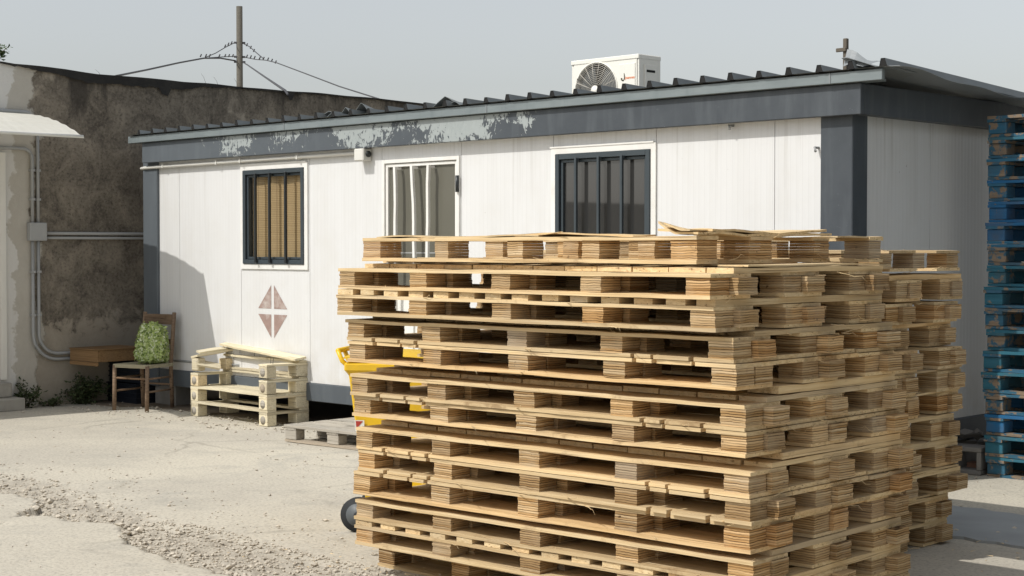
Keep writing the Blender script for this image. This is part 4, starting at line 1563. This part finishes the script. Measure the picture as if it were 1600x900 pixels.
# drawer and black crates against the wall
dw = thing('drawer_box', 'upturned brown wooden drawer resting on the black crates', 'drawer', L(-9.10, -.62, .455), CAB_ROT + .06)
mb = MB()
mb.box((0, 0, .012), (.50, .016, .13)).box((0, .60, .012), (.50, .616, .13)).box((0, .016, .012), (.016, .60, .13)).box((.484, .016, .012), (.50, .60, .13))
mb.build('drawer_frame', 'drawerwood', dw, .003)
bx((-.006, -.008, .131), (.51, .626, .145)).build('bottom_panel', 'drawerwood', dw, .003)
bx((.01, -.012, -.028), (.50, .012, .010)).build('front_lip', 'drawerwood', dw, .003)
gcr = 'black crates under the drawer'
for i, (zz, lab) in enumerate(((.004, 'black plastic crate on the ground behind the chair legs'), (.222, 'black plastic crate carrying the upturned drawer'))):
    c = thing('plastic_crate', lab, 'crate', L(-9.12, -.16 + .02 * i, zz), CAB_ROT + .03 * i, gcr)
    mb = MB()
    for (a, b) in (((0, 0, 0), (.56, .014, .212)), ((0, .386, 0), (.56, .40, .212)), ((0, .014, 0), (.014, .386, .212)), ((.546, .014, 0), (.56, .386, .212)), ((.014, .014, 0), (.546, .386, .012))):
        mb.box(a, b)
    mb.build('crate_shell', 'crate', c)
    mb = MB()
    for z in (.05, .10, .15):
        mb.box((-.006, -.008, z), (.566, -.001, z + .014)).box((.5605, 0, z), (.568, .40, z + .014))
    mb.box((-.010, -.012, .196), (.572, -.001, .211)).box((.5605, -.012, .196), (.574, .40, .211))
    mb.build('crate_rim', 'crate', c)


# ================================================================== WEEDS AND PLANTS
def leaf_cluster(name, label, cat, base, w_, h_, n, lsz, mat, seed, group=None, stems=7, lean=None):
    r = random.Random(seed)
    root = thing(name, label, cat, base, 0, group)
    mb = MB()
    ms = MB()
    tips = []
    for s_ in range(stems):
        a = r.random() * 6.28
        rad = w_ * .5 * math.sqrt(r.random())
        hh = h_ * r.uniform(.55, 1.05) * (1 - .45 * (rad / (w_ * .5)) ** 2)
        tip = Vector((rad * math.cos(a), rad * math.sin(a) * .5, hh))
        mid = Vector((tip.x * .35, tip.y * .35, hh * .55))
        ms.tube([(tip.x * .1, tip.y * .1, 0), mid, tip], .004, 5, taper=.4)
        tips.append((mid, tip))
    for k in range(n):
        mid, tip = tips[r.randrange(len(tips))]
        t_ = r.random()
        c = (mid * (1 - t_) + tip * t_) if r.random() < .75 else mid * r.random()
        c = c + Vector((r.gauss(0, w_ * .09), r.gauss(0, w_ * .06), r.gauss(0, h_ * .07)))
        c.z = max(c.z, .006)
        a = r.random() * 6.28
        el_ = r.uniform(-.5, 1.0)
        d = Vector((math.cos(a) * math.cos(el_), math.sin(a) * math.cos(el_), math.sin(el_)))
        sd = d.cross(Vector((r.gauss(0, .4), r.gauss(0, .4), 1))).normalized()
        s_ = lsz * r.uniform(.6, 1.35)
        up_ = d.cross(sd) * s_ * .15
        mb.add([c, c + d * s_ * .5 + sd * s_ * .28 + up_, c + d * s_, c + d * s_ * .5 - sd * s_ * .28 + up_], [(0, 1, 2, 3)])
    mb.build('leaves', mat, root)
    ms.build('stem', 'bark', root)
    return root


gw = 'weeds along the wall foot'
leaf_cluster('weed_plant', 'dark green weed clump growing at the wall foot left of the crates', 'weed', L(-9.08, -.48, 0), .62, .34, 900, .045, 'leaf', 1, gw, 16)
leaf_cluster('weed_plant', 'small dark weed growing beside the concrete step', 'weed', L(-9.1, -1.12, 0), .26, .36, 200, .05, 'leaf', 2, gw, 6)
leaf_cluster('weed_plant', 'low trailing weed between the step and the larger clump', 'weed', L(-9.1, -.85, 0), .4, .12, 150, .04, 'leaf', 3, gw, 6)
leaf_cluster('shrub', 'green shrub tips showing over the top of the stained wall', 'shrub', L(WX - .2, -1.28, 3.56), .34, .24, 150, .05, 'leaf2', 4, None, 7)
# dry stalks on the wall top
dst = MB()
for (yy, hh) in ((1.25, .22), (1.42, .18), (1.7, .2), (-.1, .12)):
    zt_ = wall_top(yy)
    dst.tube([(WX - .1, yy, zt_), (WX - .08, yy - .05, zt_ + hh * .4), (WX - .05, yy - .11, zt_ + hh * .6)], .0022, 5, taper=.4)
o = dst.build('dry_stalks', 'bark', None, loc=L(0, 0), rot=(0, 0, CAB_ROT))
tag(o, 'thin dry grass stalks growing on the wall top', 'weed')

# ================================================================== YELLOW BIN
bn = thing('wheelie_bin', 'yellow two wheeled bin standing behind the near pallets', 'bin', (-.91, 9.34, 0), R(-10))
mb = MB()


def ring_(z, x0, x1, y0, y1):
    return [(x0, y0, z), (x1, y0, z), (x1, y1, z), (x0, y1, z)]


rg_ = [ring_(.10, .10, .50, -.19, .19), ring_(.50, .05, .53, -.21, .21), ring_(.92, 0, .56, -.235, .235), ring_(.93, -.02, .58, -.255, .255), ring_(.985, -.02, .58, -.255, .255)]
vs = [p for r_ in rg_ for p in r_]
fs = [(0, 3, 2, 1)]
for i in range(len(rg_) - 1):
    for k in range(4):
        fs.append((4 * i + k, 4 * i + (k + 1) % 4, 4 * i + 4 + (k + 1) % 4, 4 * i + 4 + k))
fs.append(tuple(16 + k for k in range(4)))
mb.add(vs, fs)
mb.build('bin_body', 'yellow', bn, .012)
mb = MB()
mb.grid(lambda u, v: (-.02 + .62 * u, -.265 + .53 * v, .995 + .055 * math.sin(math.pi * (.15 + .85 * u)) ** .6 * (.6 + .4 * math.sin(math.pi * v))), 14, 10, (0, 0, -.008))
mb.build('lid', 'yellow', bn)
mb = MB()
mb.tube([(-.07, -.20, 1.05), (-.07, .20, 1.05)], .015, 10)
for yy in (-.20, -.07, .07, .20):
    mb.tube([(-.07, yy, 1.05), (-.045, yy, .99), (.0, yy, .955)], .014, 8)
mb.build('handle', 'yellow', bn)
for yy in (-.245, .205):
    wmb = MB()
    wmb.tube([(.055, yy, .10), (.055, yy + .045, .10)], .10, 28)
    wh = wmb.build('wheel', 'rubber', bn, 0)
    MB().tube([(.055, yy - .004, .10), (.055, yy + .049, .10)], .066, 24).build('rim', 'rim', wh)
    MB().tube([(.055, yy - .010, .10), (.055, yy + .055, .10)], .018, 12).build('hub', 'rubber', wh)
MB().tube([(.055, -.24, .10), (.055, .24, .10)], .012, 8).build('axle', 'blacksteel', bn)
bx((.045, -.2145, .40), (.12, -.211, .47)).build('sticker', 'whitepaint', bn) if False else None
mb = MB()
mb.add([(.040, -.226, .585), (.095, -.226, .585), (.095, -.230, .65), (.036, -.230, .65)], [(0, 1, 2, 3)])
stk = mb.build('sticker', 'whitepaint', bn)
mb = MB()
mb.add([(.048, -.2285, .60), (.088, -.2315, .645), (.044, -.2315, .645)], [(0, 1, 2)])
mb.build('sticker_triangle', 'red', stk)

# ================================================================== CINDER BLOCKS BY THE CABIN
def cinder(name, label, loc, rz, mat='block_concrete', hollow=True, group=None):
    r_ = thing(name, label, 'block', loc, rz, group)
    mb = MB()
    if hollow:
        W_, H_, D_ = .40, .20, .20
        t_ = .035
        mb.box((0, 0, 0), (W_, D_, t_)).box((0, 0, H_ - t_), (W_, D_, H_))
        for x in (0, W_ / 2 - t_ / 2, W_ - t_):
            mb.box((x, 0, t_), (x + t_, D_, H_ - t_))
    else:
        mb.box((0, 0, 0), (.22, .11, .07))
    mb.build('block_body', mat, r_, .006)
    return r_


gb = 'loose blocks beside the blue stack'
cinder('cinder_block', 'grey hollow concrete block lying between the far tan stack and the blue stack', L(-.12, 1.23, .004), CAB_ROT + .12, group=gb)
cinder('cinder_block', 'grey concrete block under the cabin corner beside the blue pallets', L(.07, 1.62, .004), CAB_ROT + 1.4, group=gb)
cinder('brick', 'red brick lying beside the grey hollow block', L(.10, 1.40, .004), CAB_ROT + .1, 'brick', False)
mb = MB()
rock(mb, (0, 0, .04), .085, random.Random(2))
rock(mb, (.10, .02, .03), .06, random.Random(5))
o = mb.build('rubble_lump', 'block_concrete', None, loc=L(.02, 1.52, .225))
tag(o, 'broken concrete lump lying on the blocks by the blue stack', 'rubble')

# ================================================================== UTILITY POLE AND CABLES
TH = math.atan(63 / 2459)
FW = Vector((0, math.cos(TH), -math.sin(TH)))
UPV = Vector((0, math.sin(TH), math.cos(TH)))


def far(px, py, d):
    """a point at distance d seen in the direction measured in the photograph (pole and cables far behind the wall)"""
    v = Vector((1, 0, 0)) * (px - 800) + FW * 2459 - UPV * (py - 450)
    return Vector((0, 0, 1.65)) + v * (d / v.y)


b0 = far(374, 10, 45)
pole = thing('utility_pole', 'tall weathered wooden utility pole beyond the stained wall', 'utility pole', (b0.x, b0.y, 0), .3)
mb = MB()
mb.tube([(0, 0, 0), (0, 0, b0.z)], .10, 12, taper=.88)
mb.build('pole_shaft', 'pole', pole)
for z in (far(374, 67, 45).z, far(374, 89, 45).z, far(374, 97, 45).z):
    MB().tube([(-.16, -.02, z), (.16, -.02, z)], .03, 8).build('pole_bracket', 'cable', pole)


def cable(label, pts, rad, clips=()):
    mb = MB()
    P = []
    for i in range(len(pts) - 1):
        for k in range(6):
            t_ = k / 6
            P.append(pts[i].lerp(pts[i + 1], t_))
    P.append(pts[-1])
    mb.tube(P, rad, 6)
    o_ = mb.build('power_cable', 'cable')
    tag(o_, label, 'cable', 'cables on the utility pole')
    cm = MB()
    for c in clips:
        cm.tube([c + Vector((-.02, 0, -.02)), c + Vector((.015, 0, .06))], .018, 6)
    if clips:
        c_ = cm.build('cable_clips', 'cable', o_)
        c_['kind'] = 'stuff'


cable('thick cable running left from the utility pole down behind the wall', [far(368, 95, 45), far(345, 91, 44), far(318, 91, 42), (far(280, 98, 40)), far(230, 109, 36), far(180, 119, 31)], .022,
      [far(x, 88, 42.5) for x in (314, 322, 328)])
cable('thin cable rising left of the pole to its upper bracket', [far(318, 91, 42), far(337, 83, 43), far(352, 74, 44), far(366, 67, 45)], .012, [far(x, y_, 44) for x, y_ in ((352, 73), (357, 70), (362, 68))])
cable('thin cable from the pole lower bracket to the left bundle', [far(316, 91, 42), far(345, 89, 44), far(367, 88, 45)], .013, [far(x, 88, 44) for x in (343, 352, 358, 364)])
cable('thin cable sloping right from the upper bracket to the long cable', [far(380, 68, 45), far(390, 73, 44), far(399, 81, 43), (far(412, 92, 42))], .013, [far(x, y_, 44) for x, y_ in ((386, 71), (392, 75), (397, 80))])
cable('long thin cable running right from the pole over the wall', [far(380, 89, 45), far(400, 93, 43), far(415, 94, 41), far(432, 98, 39), far(480, 116, 35), far(530, 135, 31), far(600, 157, 27)], .013,
      [far(x, y_, 42) for x, y_ in ((386, 89), (392, 90), (398, 91), (406, 92), (412, 92.5), (419, 93.5), (425, 95.5), (431, 98))])
cable('thick cable dropping right from the pole to the wall top', [far(379, 97, 45), far(386, 101, 42), far(415, 121, 28), far(446, 142, 18.6), far(450, 148, 18.3)], .016)
